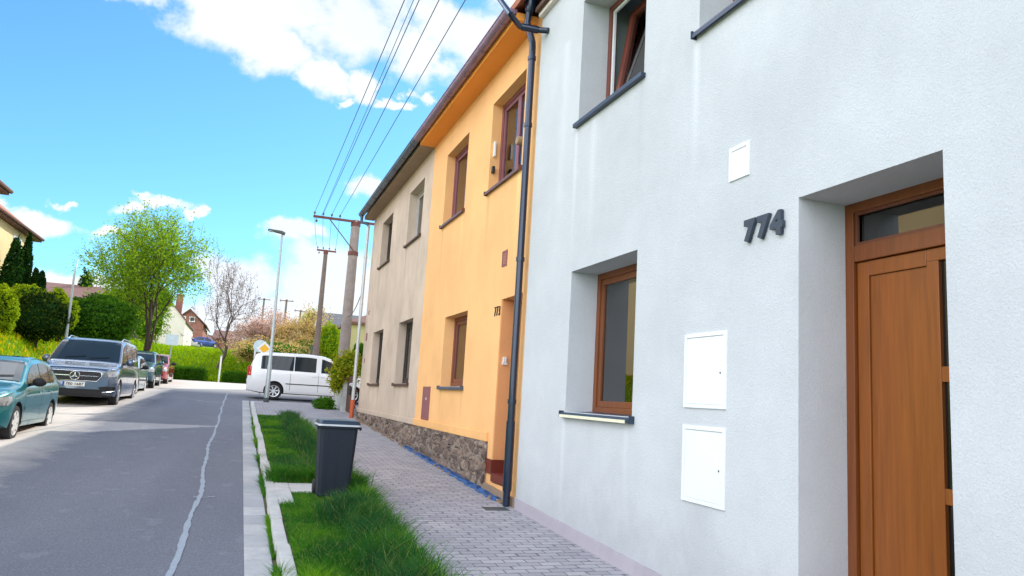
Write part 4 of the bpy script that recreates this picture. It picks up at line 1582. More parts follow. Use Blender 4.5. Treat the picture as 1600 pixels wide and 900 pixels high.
# ------------------------------------------------------------------ street furniture
# lamp post
lp = thing('street_lamp', (.9, 25.4, 1.016), 'tall slim grey street lamp standing on the paved corner', 'street lamp')
zt_ = at(441, 366, 25.4)
MB().tube([(.9, 25.4, 1.0), (.9, 25.4, 2.2), (.9, 25.4, 2.22), (zt_.x, 25.4, zt_.z)], [.075, .07, .055, .032], 12).build('pole', 'galv', lp, smooth='auto')
MB().tube([(.9, 25.4, 1.0), (.9, 25.4, 1.16)], .085, 12).build('base_sleeve', 'galv_dark', lp, smooth='auto')
hx, hz = zt_.x, zt_.z
mb = MB().prism([(hx + .08, 25.30, hz - .02), (hx + .10, 25.30, hz + .05), (hx - .02, 25.30, hz + .10), (hx - .46, 25.30, hz + .115), (hx - .46, 25.30, hz + .075), (hx - .06, 25.30, hz + .02)], (0, .2, 0))
mb.build('lamp_head', 'galv_dark', lp, bevel=.01)
MB().box(hx - .42, hx - .15, 25.33, 25.47, hz + .045, hz + .07).build('lamp_lens', 'lamp_lens', lp)

# left curved lamp pole
p0, p1 = at(103, 527, 30), at(122, 405, 30)
lp = thing('curved_pole', (p0.x, 30, tz(p0.x, 30)), 'pale slim leaning lamp pole with pointed bent tip, by the hedge', 'lamp pole')
MB().tube([(p0.x, 30, p0.z - .6), p0, p0.lerp(p1, .8) + Vector((-.04, 0, 0)), p1], [.06, .055, .035, .012], 10).build('pole', 'galv', lp, smooth=True)


def insulator(parent, x, y, z, down=False):
    s = -1 if down else 1
    MB().tube([(x, y, z), (x, y, z + .06 * s), (x, y, z + .07 * s), (x, y, z + .13 * s)], [.012, .012, .04, .028], 8).build('insulator', 'galv_dark', parent, smooth='auto')


def utility_pole(name, label, x, y, zb, H, r0, r1, mat, arm, armz, ins, brace=False, square=False):
    t = thing(name, (x, y, zb), label, 'utility pole')
    mb = MB()
    mb.tube([(x, y, zb - .3), (x, y, zb + H)], [r0, r1], 10)
    mb.build('pole', mat, t, smooth='auto')
    z = zb + H + armz
    a = MB().box(x + arm[0], x + arm[1], y - .045 - r1 * .6, y - .005 - r1 * .6, z - .04, z + .04).build('crossarm', 'rust', t)
    MB().tube([(x, y, zb + H - .20), (x, y, zb + H - .08)], r1 + .02, 10).build('pole_clamp', 'rust', t)
    for q in ins:
        insulator(t, x + q, y - .06, z + (.04 if True else 0))
    insulator(t, x + arm[0] + .12, y - .06, z - .04, True)
    if brace:
        MB().tube([(x + arm[0] * .62, y - .1, z - .03), (x + .02, y - r1 - .02, z - 1.05)], .018, 6).build('brace', 'rust', t)
        MB().tube([(x, y, z - 1.15), (x, y, z - 1.02)], r1 + .03, 10).build('pole_clamp', 'rust', t)
    return t, z


P1, z1 = utility_pole('utility_pole', 'near thick concrete utility pole with long left crossarm and brace', 3.17, 25, .95, 6.30, .20, .145, 'pole_concrete', (-1.42, .65), -.06, (-1.38, -1.1, -.82, -.55), True)
P2, z2 = utility_pole('utility_pole', 'farther slim utility pole with short symmetric crossarm', 3.46, 38, 1.3, 7.20, .17, .10, 'pole_wood', (-.46, .50), -.05, (-.42, -.15, .15, .45))
q = at(449, 368 + 0, 75)
for (px, pyt, pyb, Y, lb) in ((448, 368 + 90 + 10, 540, 80, 'small far utility pole above the pink blossom'), (470, 484, 545, 85, 'small far utility pole above the golden blossom'), (413, 466, 545, 90, 'tiny far utility pole left of the street lamp')):
    tp = at(px, pyt, Y)
    zb = 4.2
    utility_pole('utility_pole', lb, tp.x, Y, zb, tp.z - zb, .14, .10, 'pole_wood', (-.7, .7), -.15, (-.6, .6))
P3, z3 = utility_pole('utility_pole', 'utility pole behind the viewer carrying the same wires', 2.4, -22, -.9, 7.6, .18, .12, 'pole_concrete', (-1.3, .7), -.05, (-1.2, -.6, 0, .6))

# wires
def wire(name, a, b, sag, r, label, n=40):
    a, b = Vector(a), Vector(b)
    pts = [a.lerp(b, i / n) - Vector((0, 0, sag * 4 * (i / n) * (1 - i / n))) for i in range(n + 1)]
    o = MB().tube(pts, r, 5).build(name, 'wire', None, smooth=True)
    return mark(o, label, 'wire', 'overhead wires along the houses')


ends = [(at(632, 0, 10)), (at(655, 0, 10)), (at(686, 0, 10)), (at(727, 0, 10))]
for i, (dx, e, lb) in enumerate(zip((-1.38, -1.1, -.82, -.55), ends, ('outermost overhead wire, left of the four', 'second overhead wire from the left', 'third overhead wire from the left', 'overhead wire nearest the roofs, right of the four'))):
    a = Vector((3.17 + dx, 24.94, z1 + .15))
    d = e - a
    # straight through the measured point, mild sag
    b = a + d * ((24.94 + 22) / (24.94 - e.y))
    b.z -= .0
    wire('overhead_wire', a, b, -.0, .0075, lb)
wire('overhead_wire', (3.17 - 1.15, 24.94, z1 + .05), tuple(Vector((3.17 - 1.1, 24.94, z1 + .1)) + (at(649, 0, 10) - Vector((3.17 - 1.1, 24.94, z1 + .1))) * 3.14), 0, .0055, 'thin second strand close beside the second overhead wire')
for i, (a, b) in enumerate(((-1.38, -.42), (-1.1, -.15), (-.82, .15), (-.55, .45))):
    wire('overhead_wire', (3.17 + a, 25.0, z1 + .14), (3.46 + b, 37.94, z2 + .14), .25, .006, ('leftmost', 'second', 'third', 'rightmost')[i] + ' thin wire spanning from the near to the farther utility pole')
wire('service_cable', (3.17, 24.85, 3.95), (2.98, YE - .1, 4.4), .2, .012, 'drooping cable from the near utility pole to the tan house corner')


# signs
def post(mb, p, zb, r):
    mb.tube([(p.x, p.y, zb), (p.x, p.y, p.z)], r, 8)


p = at(269, 531, 38)
zb = tz(p.x - 1.6, 38)
s = thing('sign_board', (p.x, 38, 1.4), 'blank square back of a traffic sign on a grey post by the bank', 'traffic sign')
post(mb := MB(), p, 1.3, .03); mb.build('post', 'galv', s, smooth='auto')
MB().box(p.x - .27, p.x + .27, 37.93, 37.95, p.z - .25, p.z + .25).build('sign_panel', 'sign_back', s, bevel=.01)
p = at(346, 556, 42.8)
s = thing('marker_post', (p.x, p.y, g_road(43)), 'slim white post in the grassy gap between the clipped hedges', 'post')
post(mb := MB(), p, g_road(43) - .1, .045); mb.build('post', 'sign_white', s, smooth='auto')
MB().tube([(p.x, p.y, p.z - .02), (p.x, p.y, p.z + .03)], .05, 8).build('cap', 'galv', s)
p = at(413, 545, 31.5)
s = thing('priority_sign', (p.x, p.y, 1.1), 'yellow and white priority road diamond sign beside the lamp post', 'traffic sign')
post(mb := MB(), p, 1.0, .03); mb.build('post', 'galv', s, smooth='auto')
def diamond(c, r, y, th):
    return [(c.x + r * a, y, c.z + r * b) for a, b in ((0, -1), (1, 0), (0, 1), (-1, 0))]
MB().prism(diamond(p, .30, p.y - .05, 0), (0, .012, 0)).build('sign_panel', 'sign_white', s)
MB().prism(diamond(p, .19, p.y - .056, 0), (0, .004, 0)).build('sign_face', 'sign_yellow', s)
p2 = at(403, 538, 33.5)
s = thing('rear_sign', (p2.x, p2.y, 1.2), 'grey back of another traffic sign just behind the priority sign', 'traffic sign')
post(mb := MB(), at(400, 537, 33.5), 1.1, .035); mb.build('post', 'sign_white', s, smooth='auto')
q = at(406, 541, 33.5)
MB().lathe([(.0, -.01), (.27, -.01), (.27, .01)], 20, (q.x, q.y - .05, q.z), 'y').build('sign_panel', 'sign_back', s)
p = at(488, 540, 40)
s = thing('small_post', (p.x, 40, 1.4), 'short dark post behind the roof of the white van', 'post')
post(mb := MB(), p, 1.3, .06); mb.build('post', 'galv_dark', s, smooth='auto')
MB().box(p.x - .08, p.x + .08, 39.95, 40.05, p.z - .02, p.z + .03).build('cap', 'galv_dark', s)

# fence, gate, mailbox beyond the tan house
fn = thing('garden_gate', (3.08, 21.8, .87), 'brown vertical board gate between the tan house and a concrete post', 'gate')
mb = MB()
y = 20.95
while y < 22.5:
    mb.box(3.05, 3.075, y, y + .13, .04 * y + .05, 1.95)
    y += .145
mb.build('board_panel', 'brown_board', fn)
MB().box(3.078, 3.11, 20.95, 22.5, 1.05, 1.13).box(3.078, 3.11, 20.95, 22.5, 1.5, 1.58).build('rail', 'brown_board', fn)
fp = thing('gate_post', (3.02, 22.7, .9), 'concrete gate post overgrown by the shrub', 'post')
MB().box(2.93, 3.10, 22.6, 22.78, .8, 1.85).build('post', 'concrete', fp, bevel=.01)
MB().box(2.90, 3.13, 22.57, 22.81, 1.85, 1.92).build('cap', 'brown_board', fp, bevel=.01)
fw = thing('garden_wall', (3.05, 23.8, .95), 'low grey concrete garden wall beyond the gate post', 'wall')
MB().box(3.0, 3.14, 22.80, 25.3, .7, 1.80).build('wall', 'concrete', fw)
MB().box(2.97, 3.17, 22.80, 25.3, 1.80, 1.85).build('coping', 'kerb', fw)
ml = thing('mailbox', (2.98, 21.2, 1.7), 'small silver topped mailbox mounted on the brown gate', 'mailbox')
MB().box(2.93, 3.045, 21.0, 21.3, 1.42, 1.70).build('box', 'black_trim', ml, bevel=.01)
MB().tube([(2.985, 20.98, 1.70), (2.985, 21.32, 1.70)], .06, 12).build('lid', 'zinc', ml, smooth='auto')

# wheelie bin
bn = thing('wheelie_bin', (1.17, 9.15, .366), 'dark navy wheelie bin with pale lid edge standing on the verge', 'bin')
bx, by, bz = 1.125, 8.82, .345
def taper(w0, d0, w1, d1, z0, z1, c=(bx, by), inset=.03):
    mb = MB()
    def ring(w, d, z):
        x, y = w / 2, d / 2
        i = inset
        return [(c[0] + a, c[1] + b, z) for a, b in ((-x + i, -y), (x - i, -y), (x, -y + i), (x, y - i), (x - i, y), (-x + i, y), (-x, y - i), (-x, -y + i))]
    A, B = ring(w0, d0, z0), ring(w1, d1, z1)
    mb.v = A + B
    mb.f = [tuple(range(8))[::-1], tuple(range(8, 16))] + [(k, (k + 1) % 8, 8 + (k + 1) % 8, 8 + k) for k in range(8)]
    return mb
body = taper(.345, .34, .42, .43, bz + .02, bz + .80)
body.build('body', 'bin_plastic', bn, bevel=.008)
mb = taper(.455, .465, .46, .47, bz + .765, bz + .80)
mb.build('rim', 'bin_plastic', bn, bevel=.006)
mb = MB()
for xx in (bx - .12, bx, bx + .12):
    mb.prism([(xx - .008, by - .182, bz + .12), (xx + .008, by - .182, bz + .12), (xx + .008, by - .212, bz + .7), (xx - .008, by - .212, bz + .7)], (0, .01, 0))
mb.build('rib', 'bin_plastic', bn)
mb = taper(.475, .50, .44, .44, bz + .803, bz + .855)
mb.build('lid', 'bin_lid', bn, bevel=.012)
mb = taper(.482, .506, .478, .50, bz + .792, bz + .812)
mb.build('lid_edge', 'bin_grey', bn, bevel=.004)
MB().tube([(bx - .2, by + .27, bz + .80), (bx + .2, by + .27, bz + .80)], .016, 10).box(bx - .2, bx - .16, by + .2, by + .27, bz + .78, bz + .81).box(bx + .16, bx + .2, by + .2, by + .27, bz + .78, bz + .81).build('handle', 'bin_plastic', bn)
for xa in (bx - .245, bx + .225):
    MB().tube([(xa, by - .18, bz + .775), (xa + .02, by - .18, bz + .775)], .022, 12).build('lift_pin', 'bin_plastic', bn)
for xx in (bx - .2, bx + .16):
    w = MB().lathe([(.03, xx), (.078, xx), (.085, xx + .01), (.085, xx + .035), (.078, xx + .045), (.03, xx + .045)], 20, (0, by + .17, bz + .085), 'x').build('wheel', 'rubber', bn, smooth='auto')


# ------------------------------------------------------------------ cars
def lerp_tab(tab, y):
    if y <= tab[0][0]:
        return tab[0][1]
    for (a, va), (b, vb) in zip(tab[:-1], tab[1:]):
        if y <= b:
            t = (y - a) / (b - a)
            return va + (vb - va) * t
    return tab[-1][1]


def smooth_tab(tab, y, w=.06):
    return sum(lerp_tab(tab, y + d) * k for d, k in ((-w, .25), (0, .5), (w, .25)))


def make_car(name, label, cat, loc, rz, S, group='cars parked along the left kerb'):
    root = thing(name, loc, label, cat, group, rz)
    k = S.get('scale', .92)
    root.scale = (k, k, k)
    L, W, tb, tum = S['L'], S['W'], S['top'], S['tum']
    rf, rb_ = S.get('rf', .55), S.get('rr', .35)
    z0 = S.get('z0', .20)

    def zt(y):
        return smooth_tab(tb, y, .05) if .06 < y < L - .06 else lerp_tab(tb, y)

    def hw(y):
        w = W / 2
        if y < rf:
            w *= 1 - S.get('nose', .20) * (1 - y / rf) ** 2.4
        if y > L - rb_:
            w *= 1 - .10 * ((y - L + rb_) / rb_) ** 2.2
        return w

    def half(y):
        wb, t = hw(y), zt(y)
        zs = min(lerp_tab(S['belt'], y), t - .085)
        zlow = z0 + (.10 * (1 - y / .5) if y < .5 else 0) + (.08 * (1 - (L - y) / .5) if y > L - .5 else 0)
        wr = wb * .955 - tum * max(0, t - .06 - zs)
        pts = [(0, zlow), (wb * .80, zlow), (wb * .95, zlow + .03), (wb * .985, zlow + .12), (wb * 1.0, .50 * (zlow + zs)), (wb * 1.0, zs - .22), (wb * .992, zs - .10), (wb * .975, zs - .03), (wb * .955, zs)]
        ze = t - .06
        for f in (.33, .66):
            pts.append((wb * .955 + (wr - wb * .955) * f, zs + (ze - zs) * f))
        pts += [(wr, ze), (wr - .035, t - .03), (wr * .82, t - .012), (wr * .45, t - .002), (0, t)]
        return pts
    N = len(half(1))

    def Wz(y, z):
        p = half(y)
        for (xa, za), (xb, zb_) in zip(p[1:12], p[2:13]):
            if za <= z <= zb_ and zb_ > za:
                return xa + (xb - xa) * (z - za) / (zb_ - za)
        return p[11][0]

    def Zx(y, x):
        p = half(y)[11:]
        for (xa, za), (xb, zb_) in zip(p[:-1], p[1:]):
            if xb <= abs(x) <= xa:
                return za + (zb_ - za) * (abs(x) - xa) / (xb - xa)
        return p[-1][1] if abs(x) < .1 else p[0][1]
    st = [0, .02, .05, .09, .14, .2]
    y = .26
    while y < L - .22:
        st.append(y)
        y += .065
    st += [L - .2, L - .14, L - .09, L - .05, L - .02, L]
    mb = MB()
    ring = 2 * N - 2
    for y in st:
        h = half(y)
        full = h + [(-x, z) for x, z in h[-2:0:-1]]
        mb.v += [(x, y, z) for x, z in full]
    for i in range(len(st) - 1):
        for j in range(ring):
            a, b = i * ring + j, i * ring + (j + 1) % ring
            mb.f.append((a, b, b + ring, a + ring))
    mb.f.append(tuple(range(ring)))
    mb.f.append(tuple((len(st) - 1) * ring + j for j in range(ring))[::-1])
    body = mb.build('body', S['paint'], root, local=True)
    # wheel wells by boolean
    wr = S['wr']
    cut = MB()
    for wy in S['wheels']:
        for sg in (-1, 1):
            xa, xb = sorted((sg * (W / 2 - .26), sg * (W / 2 + .2)))
            cut.lathe([(wr + .055, xa), (wr + .055, xb)], 32, (0, wy, wr + .01), 'x')
    co = cut.build('cut', 'black_trim', None, local=True)
    md = body.modifiers.new('b', 'BOOLEAN')
    md.operation = 'DIFFERENCE'
    md.object = co
    md.solver = 'EXACT'
    ps = root.location.copy(), root.rotation_euler.copy(), root.scale.copy()
    root.location = (0, 0, 0); root.rotation_euler = (0, 0, 0); root.scale = (1, 1, 1)
    bpy.context.view_layer.update()
    me = bpy.data.meshes.new_from_object(body.evaluated_get(bpy.context.evaluated_depsgraph_get()))
    body.modifiers.clear()
    body.data = me
    root.location, root.rotation_euler, root.scale = ps
    bpy.data.objects.remove(co)
    me.materials.clear()
    me.materials.append(M[S['paint']])
    me.materials.append(M['black_trim'])
    for p in me.polygons:
        c = p.center
        n = p.normal
        inside = any(abs(((c.y - wy) ** 2 + (c.z - wr - .01) ** 2) ** .5 - (wr + .055)) < .02 for wy in S['wheels']) and abs(n.x) < .5 and abs(c.x) < W / 2 - .004 and n.y * 0 == 0
        well = inside or (abs(abs(c.x) - (W / 2 - .26)) < .004 and abs(n.x) > .9)
        p.material_index = 1 if (well or c.z < z0 + .04) else 0
        p.use_smooth = not well
    me.set_sharp_from_angle(angle=R(40))

    def patch(name, mat, ys, zlo, zhi, sides=(-1, 1), off=.006, nz=4, each=True, par=None):
        """panel lying on the body side"""
        outs = []
        for sg in sides:
            m = MB()
            rows = []
            for y in ys:
                a, b = zlo(y), zhi(y)
                if b < a + .004:
                    b = a + .004
                rows.append([(sg * (Wz(y, a + (b - a) * q / nz) + off), y, a + (b - a) * q / nz) for q in range(nz + 1)])
            for r0, r1 in zip(rows[:-1], rows[1:]):
                for q in range(nz):
                    m.poly([r0[q], r1[q], r1[q + 1], r0[q + 1]])
            outs.append(m.build(name, mat, par or root, local=True, smooth=True))
        return outs

    def yr(a, b, n=10):
        return [a + (b - a) * i / n for i in range(n + 1)]
    bl = lambda y: lerp_tab(S['belt'], y)
    for (a, b) in S['sidewin']:
        patch('side_window', 'car_glass', yr(a, b, 12), lambda y: bl(y) + .025, lambda y: max(bl(y) + .03, zt(y) - S.get('wtop', .115)))
    # windscreen and rear window
    def screen(name, ya, yb, mrg):
        m = MB()
        rows = []
        for y in yr(ya, yb, 8):
            w = half(y)[12][0] - mrg
            rows.append([(x, y, Zx(y, x) + .010) for x in [w * q / 6 for q in range(-6, 7)]])
        for r0, r1 in zip(rows[:-1], rows[1:]):
            for q in range(12):
                m.poly([r0[q], r0[q + 1], r1[q + 1], r1[q]])
        return m.build(name, 'car_glass', root, local=True, smooth=True)
    ws = screen('windscreen', S['ws'][0], S['ws'][1], .03)
    screen('rear_window', S['rw'][0], S['rw'][1], .06)
    # wipers
    m = MB()
    y0_ = S['ws'][0] + .03
    for x0, x1 in ((-.5, -.02), (.1, .58)):
        m.tube([(x0, y0_ + .02, Zx(y0_ + .02, x0) + .03), (x1, y0_ + .10, Zx(y0_ + .10, x1) + .025)], .009, 5)
    m.build('wiper', 'black_trim', root, local=True)
    # panel gaps
    for y in S['gaps']:
        patch('panel_gap', 'black_trim', [y - .006, y + .006], lambda q: z0 + .14, lambda q: bl(q) + .02, off=.003, nz=6)
    for y in S.get('handles', ()):
        for sg in (-1, 1):
            zz = bl(y) - .13
            xx = sg * (Wz(y, zz) + .018)
            MB().tube([(xx - sg * .02, y - .09, zz), (xx, y - .07, zz), (xx, y + .07, zz), (xx - sg * .02, y + .09, zz)], .014, 6).build('door_handle', S['handle'], root, local=True, smooth=True)
    if S.get('moulding'):
        za, zb_ = S['moulding']
        patch('side_moulding', S.get('mouldmat', 'black_trim'), yr(S['wheels'][0] + wr + .1, S['wheels'][1] - wr - .1), lambda y: za, lambda y: zb_, off=.010, nz=1)
    if S.get('skirt'):
        patch('side_skirt', S['skirt'], yr(S['wheels'][0] + wr + .08, S['wheels'][1] - wr - .08), lambda y: z0 + .035, lambda y: z0 + .11, off=.012, nz=1)
    # wheels
    for wy in S['wheels']:
        for sg in (-1, 1):
            xo = sg * (W / 2 - .015)
            xi = sg * (W / 2 - .215)
            wl = thing_part('wheel', root)
            pr = [(wr * .66, xi), (wr * .93, xi), (wr, xi + sg * .03), (wr, xo - sg * .03), (wr * .95, xo), (wr * .68, xo - sg * .004), (wr * .66, xo - sg * .03)]
            MB().lathe(pr, 32, (0, wy, wr), 'x', caps=False).build('tyre', 'rubber', wl, local=True, smooth='auto')
            m = MB()
            m.lathe([(wr * .67, xo - sg * .012), (wr * .70, xo + sg * .002), (wr * .62, xo - sg * .004), (wr * .60, xo - sg * .05)], 32, (0, wy, wr), 'x', caps=False)
            ns = S.get('spokes', 5)
            for q in range(ns):
                t = 2 * math.pi * q / ns + .3
                for dt in ((-.10, .10) if S.get('twin') else (0,)):
                    c, s = math.cos(t + dt), math.sin(t + dt)
                    ww = S.get('spw', .035)
                    a = Vector((xo - sg * .012, wy + c * .03, wr + s * .03))
                    b = Vector((xo - sg * .006, wy + c * wr * .64, wr + s * wr * .64))
                    u = Vector((0, -s, c)) * ww
                    m.prism([a - u, a + u, b + u * .8, b - u * .8], (sg * .012, 0, 0))
            m.lathe([(.0, xo + sg * .004), (.055, xo + sg * .004), (.06, xo - sg * .02)], 16, (0, wy, wr), 'x')
            m.build('rim', S['rim'], wl, local=True, smooth='auto')
            MB().lathe([(0, xo - sg * .055), (wr * .62, xo - sg * .055), (wr * .62, xo - sg * .07)], 20, (0, wy, wr), 'x').build('brake_disc', 'black_trim', wl, local=True)
    # lamps
    for (sg) in (-1, 1):
        hl = S['hl']      # y end on side, z lo, z hi, inner x frac
        m = MB()
        ysl = yr(.0, hl[0], 10)
        rows = []
        for y in ysl:
            f = y / hl[0]
            a = hl[1] + (hl[4] if len(hl) > 4 else 0) * f
            b = min(hl[2] + .03 * f, zt(y) - .02)
            b = max(b, a + .01)
            if f > .7:
                a = a + (b - a) * (f - .7) * 1.8
            rows.append([(sg * (Wz(y, z) + .008), y - .004, z) for z in (a, (a + b) / 2, b)])
        for r0, r1 in zip(rows[:-1], rows[1:]):
            for q in range(2):
                m.poly([r0[q], r1[q], r1[q + 1], r0[q + 1]])
        w0 = Wz(0, (hl[1] + hl[2]) / 2)
        xin = w0 * hl[3]
        m.poly([(sg * (w0 + .008), -.006, hl[1]), (sg * xin, -.010, hl[1] + .03), (sg * xin, -.010, hl[2] - .02), (sg * (w0 + .008), -.006, hl[2])])
        h = m.build('headlight', 'lamp_lens', root, local=True)
        MB().lathe([(0, -.016), (.035, -.016), (.045, -.01)], 14, (sg * (w0 * .5 + xin * .5), 0, (hl[1] + hl[2]) / 2), 'y').build('bulb', 'chrome', h, local=True)
        # rear lamps
        tl = S['tl']
        m = MB()
        rows = []
        for y in yr(L - .13, L, 6):
            rows.append([(sg * (Wz(y, z) + .007), y, z) for z in (tl[0], (tl[0] + tl[1]) / 2, tl[1])])
        for r0, r1 in zip(rows[:-1], rows[1:]):
            for q in range(2):
                m.poly([r0[q], r1[q], r1[q + 1], r0[q + 1]])
        m.box(*sorted((sg * (W / 2 * .68), sg * (W / 2 * .89))), L - .01, L + .008, tl[0], tl[1])
        m.build('tail_light', 'red_lens', root, local=True)
        # mirrors
        my, mz = S['mirror']
        mx = Wz(my, mz)
        m = MB()
        c = Vector((sg * (mx + .15), my, mz + .06))
        for q in range(7):
            th = math.pi * q / 6
            for kk in range(10):
                ph = 2 * math.pi * kk / 10
                v = Vector((math.cos(th), math.sin(th) * math.cos(ph), math.sin(th) * math.sin(ph)))
                m.v.append((c.x + v.x * .115, c.y + v.y * .06, c.z + v.z * S.get('mh', .085)))
        for q in range(6):
            for kk in range(10):
                a, b = q * 10 + kk, q * 10 + (kk + 1) % 10
                m.f.append((a, b, b + 10, a + 10))
        m.tube([(sg * (mx - .02), my, mz), (sg * (mx + .1), my, mz + .03)], .03, 6)
        m.build('mirror', S['mirmat'], root, local=True, smooth=True)
    # nose: grille, lower intake, plate
    zg = S['grille']         # half width, z0, z1
    gm = MB()
    w_, a, b = zg
    gm.prism([(-w_ * .86, -.016, a), (w_ * .86, -.016, a), (w_, -.016, (a + b) / 2 + .02), (w_ * .97, -.016, b - .01), (w_ * .9, -.016, b), (-w_ * .9, -.016, b), (-w_ * .97, -.016, b - .01), (-w_, -.016, (a + b) / 2 + .02)], (0, .03, 0))
    gr = gm.build('grille', 'mesh_grille', root, local=True)
    m = MB()
    nb = S.get('gbars', 3)
    for q in range(nb):
        z = a + (b - a) * (q + .5) / nb
        m.box(-w_ * .9, w_ * .9, -.024, -.015, z - .006, z + .006)
    m.build('grille_bar', S.get('gbmat', 'chrome'), gr, local=True)
    w_, a, b = S['intake']
    m = MB().prism([(-w_, -.012, a), (w_, -.012, a), (w_ * .88, -.012, b), (-w_ * .88, -.012, b)], (0, .03, 0))
    m.build('lower_intake', 'black_trim', root, local=True)
    pz = S['platez']
    pl = MB().box(-.26, .26, -.034, -.026, pz - .055, pz + .055).build('number_plate', 'plate_white', root, local=True)
    MB().box(-.26, -.215, -.037, -.034, pz - .055, pz + .055).build('plate_band', 'plate_blue', pl, local=True)
    if S.get('plate'):
        mt = Matrix(((1, 0, 0, -.19), (0, 0, -1, -.037), (0, 1, 0, pz - .036), (0, 0, 0, 1)))
        text_obj('plate_text', S['plate'], .1, .001, 'ink', pl, mt, .002, .42, .072, local=True)
    MB().box(-.26, .26, L + .002, L + .012, .62, .73).build('number_plate', 'plate_white', root, local=True)
    return root, Wz, Zx, half


def thing_part(name, root):
    o = bpy.data.objects.new(name, None)
    col.objects.link(o)
    o.parent = root
    o.empty_display_size = .1
    return o


def car_glass():
    t = NT('car_glass')
    t.base((.018, .028, .036))
    t.bsdf.inputs['Roughness'].default_value = .02
    t.bsdf.inputs['Specular IOR Level'].default_value = .45
    t.bump(t.noise(t.pos(), .9, 1), .02, .05)
    return t.m


M['car_glass'] = car_glass()

HATCH = dict(L=3.96, W=1.66, tum=.33, z0=.19, nose=.22,
             top=[(0, .71), (.04, .76), (.15, .80), (.5, .88), (.95, .95), (1.08, .985), (1.75, 1.345), (2.0, 1.42), (2.5, 1.455), (3.1, 1.42), (3.45, 1.33), (3.75, 1.05), (3.88, .90), (3.96, .72)],
             belt=[(0, .66), (.6, .80), (1.2, .90), (3.9, .97)], wheels=(.80, 3.26), wr=.295, ws=(1.12, 1.76), rw=(3.46, 3.76),
             sidewin=[(1.40, 2.28), (2.36, 3.0), (3.05, 3.36)], gaps=(1.18, 2.32, 3.05), handles=(2.14, 2.92), handle='teal_paint', paint='teal_paint',
             rim='hubcap', spokes=7, spw=.045, hl=(.42, .60, .72, .55), tl=(.72, 1.0), mirror=(1.50, .93), mirmat='black_trim',
             grille=(.36, .60, .70), intake=(.55, .26, .42), platez=.50, moulding=(.50, .56), mouldmat='teal_paint', skirt='teal_paint')
VAN = dict(L=5.14, W=1.93, tum=.20, z0=.22, nose=.18, rf=.6, wtop=.13,
           top=[(0, .94), (.03, .99), (.10, 1.03), (.5, 1.09), (.95, 1.15), (1.02, 1.19), (1.85, 1.79), (2.15, 1.87), (2.6, 1.90), (4.5, 1.89), (4.92, 1.80), (5.06, 1.4), (5.14, .95)],
           belt=[(0, .80), (.7, 1.02), (1.2, 1.12), (5, 1.14)], wheels=(.93, 4.13), wr=.345, ws=(1.06, 1.86), rw=(4.95, 5.05),
           sidewin=[(1.45, 2.20), (2.34, 3.45), (3.55, 4.75)], gaps=(1.25, 2.27, 3.50), handles=(2.1, 2.5), handle='steel_paint', paint='steel_paint',
           rim='alloy', spokes=5, twin=True, spw=.02, hl=(.62, .78, .93, .66, .06), tl=(.9, 1.35), mirror=(1.62, 1.16), mirmat='steel_paint', mh=.11,
           grille=(.62, .66, .90), gbars=6, gbmat='black_trim', intake=(.70, .24, .42), platez=.56, plate='7E0 1687', skirt='chrome')
CADDY = dict(L=4.88, W=1.80, tum=.13, z0=.22, nose=.2, rf=.6, wtop=.14,
             top=[(0, .84), (.05, .90), (.3, .97), (.8, 1.05), (.95, 1.09), (1.75, 1.68), (2.1, 1.79), (2.7, 1.83), (4.3, 1.80), (4.66, 1.70), (4.78, 1.3), (4.88, .85)],
             belt=[(0, .72), (.7, .98), (1.2, 1.07), (5, 1.12)], wheels=(.88, 3.88), wr=.32, ws=(1.0, 1.76), rw=(4.68, 4.77), rr=.3,
             sidewin=[(1.36, 2.16), (2.36, 3.18), (3.21, 4.42)], gaps=(1.22, 2.24, 3.3), handles=(2.1, 2.4), handle='white_car', paint='white_car',
             rim='alloy', spokes=7, twin=True, spw=.014, hl=(.5, .66, .82, .6), tl=(.86, 1.22), mirror=(1.5, 1.12), mirmat='white_car', mh=.1,
             grille=(.5, .60, .72), intake=(.6, .26, .42), platez=.48, moulding=(.60, .635), skirt='white_car')


def variant(base, **k):
    d = dict(base)
    d.update(k)
    return d


Yf = 13.35
make_car('teal_hatchback', 'teal green hatchback with black mirrors at the left edge, nearest parked car', 'car', (-4.07, Yf, g_road(Yf + 2) - .004 - .04 * 2), 0, variant(HATCH, scale=.95))
Yv = 21.55
r, Wz, Zx, half = make_car('grey_van', 'steel grey passenger van with round star badge and plate 7E0 1687', 'van', (-3.89, Yv, g_road(Yv + 2) + .004 - .08), 0, variant(VAN, scale=.96))
# grille trim, star badge, roof rails, side intakes of the grey van
e = .74
m = MB()
m.box(-.55, -.13, -.034, -.02, .772, .79).box(.13, .55, -.034, -.02, .772, .79)
m.build('grille_trim', 'chrome', r, local=True)
pts = [(-.53, .655), (.53, .655), (.63, .79), (.60, .895), (.55, .905), (-.55, .905), (-.60, .895), (-.63, .79), (-.53, .655)]
MB().tube([(x, -.022, z) for x, z in pts], .010, 6).build('grille_surround', 'chrome', r, local=True, smooth=True)
m = MB()
ring = [(.112 * math.cos(t), -.045, .781 + .112 * math.sin(t)) for t in [2 * math.pi * i / 28 for i in range(29)]]
m.tube(ring, .011, 6)
for q in range(3):
    t = math.pi / 2 + q * 2 * math.pi / 3
    d = Vector((math.cos(t), 0, math.sin(t)))
    u = Vector((-math.sin(t), 0, math.cos(t)))
    c = Vector((0, -.05, .781))
    m.prism([c - u * .022, c + d * .105, c + u * .022, c - d * .012], (0, .012, 0))
m.build('star_badge', 'chrome', r, local=True)
MB().lathe([(0, -.03), (.118, -.03), (.118, -.022)], 28, (0, 0, .781), 'y').build('badge_dish', 'mesh_grille', r, local=True)
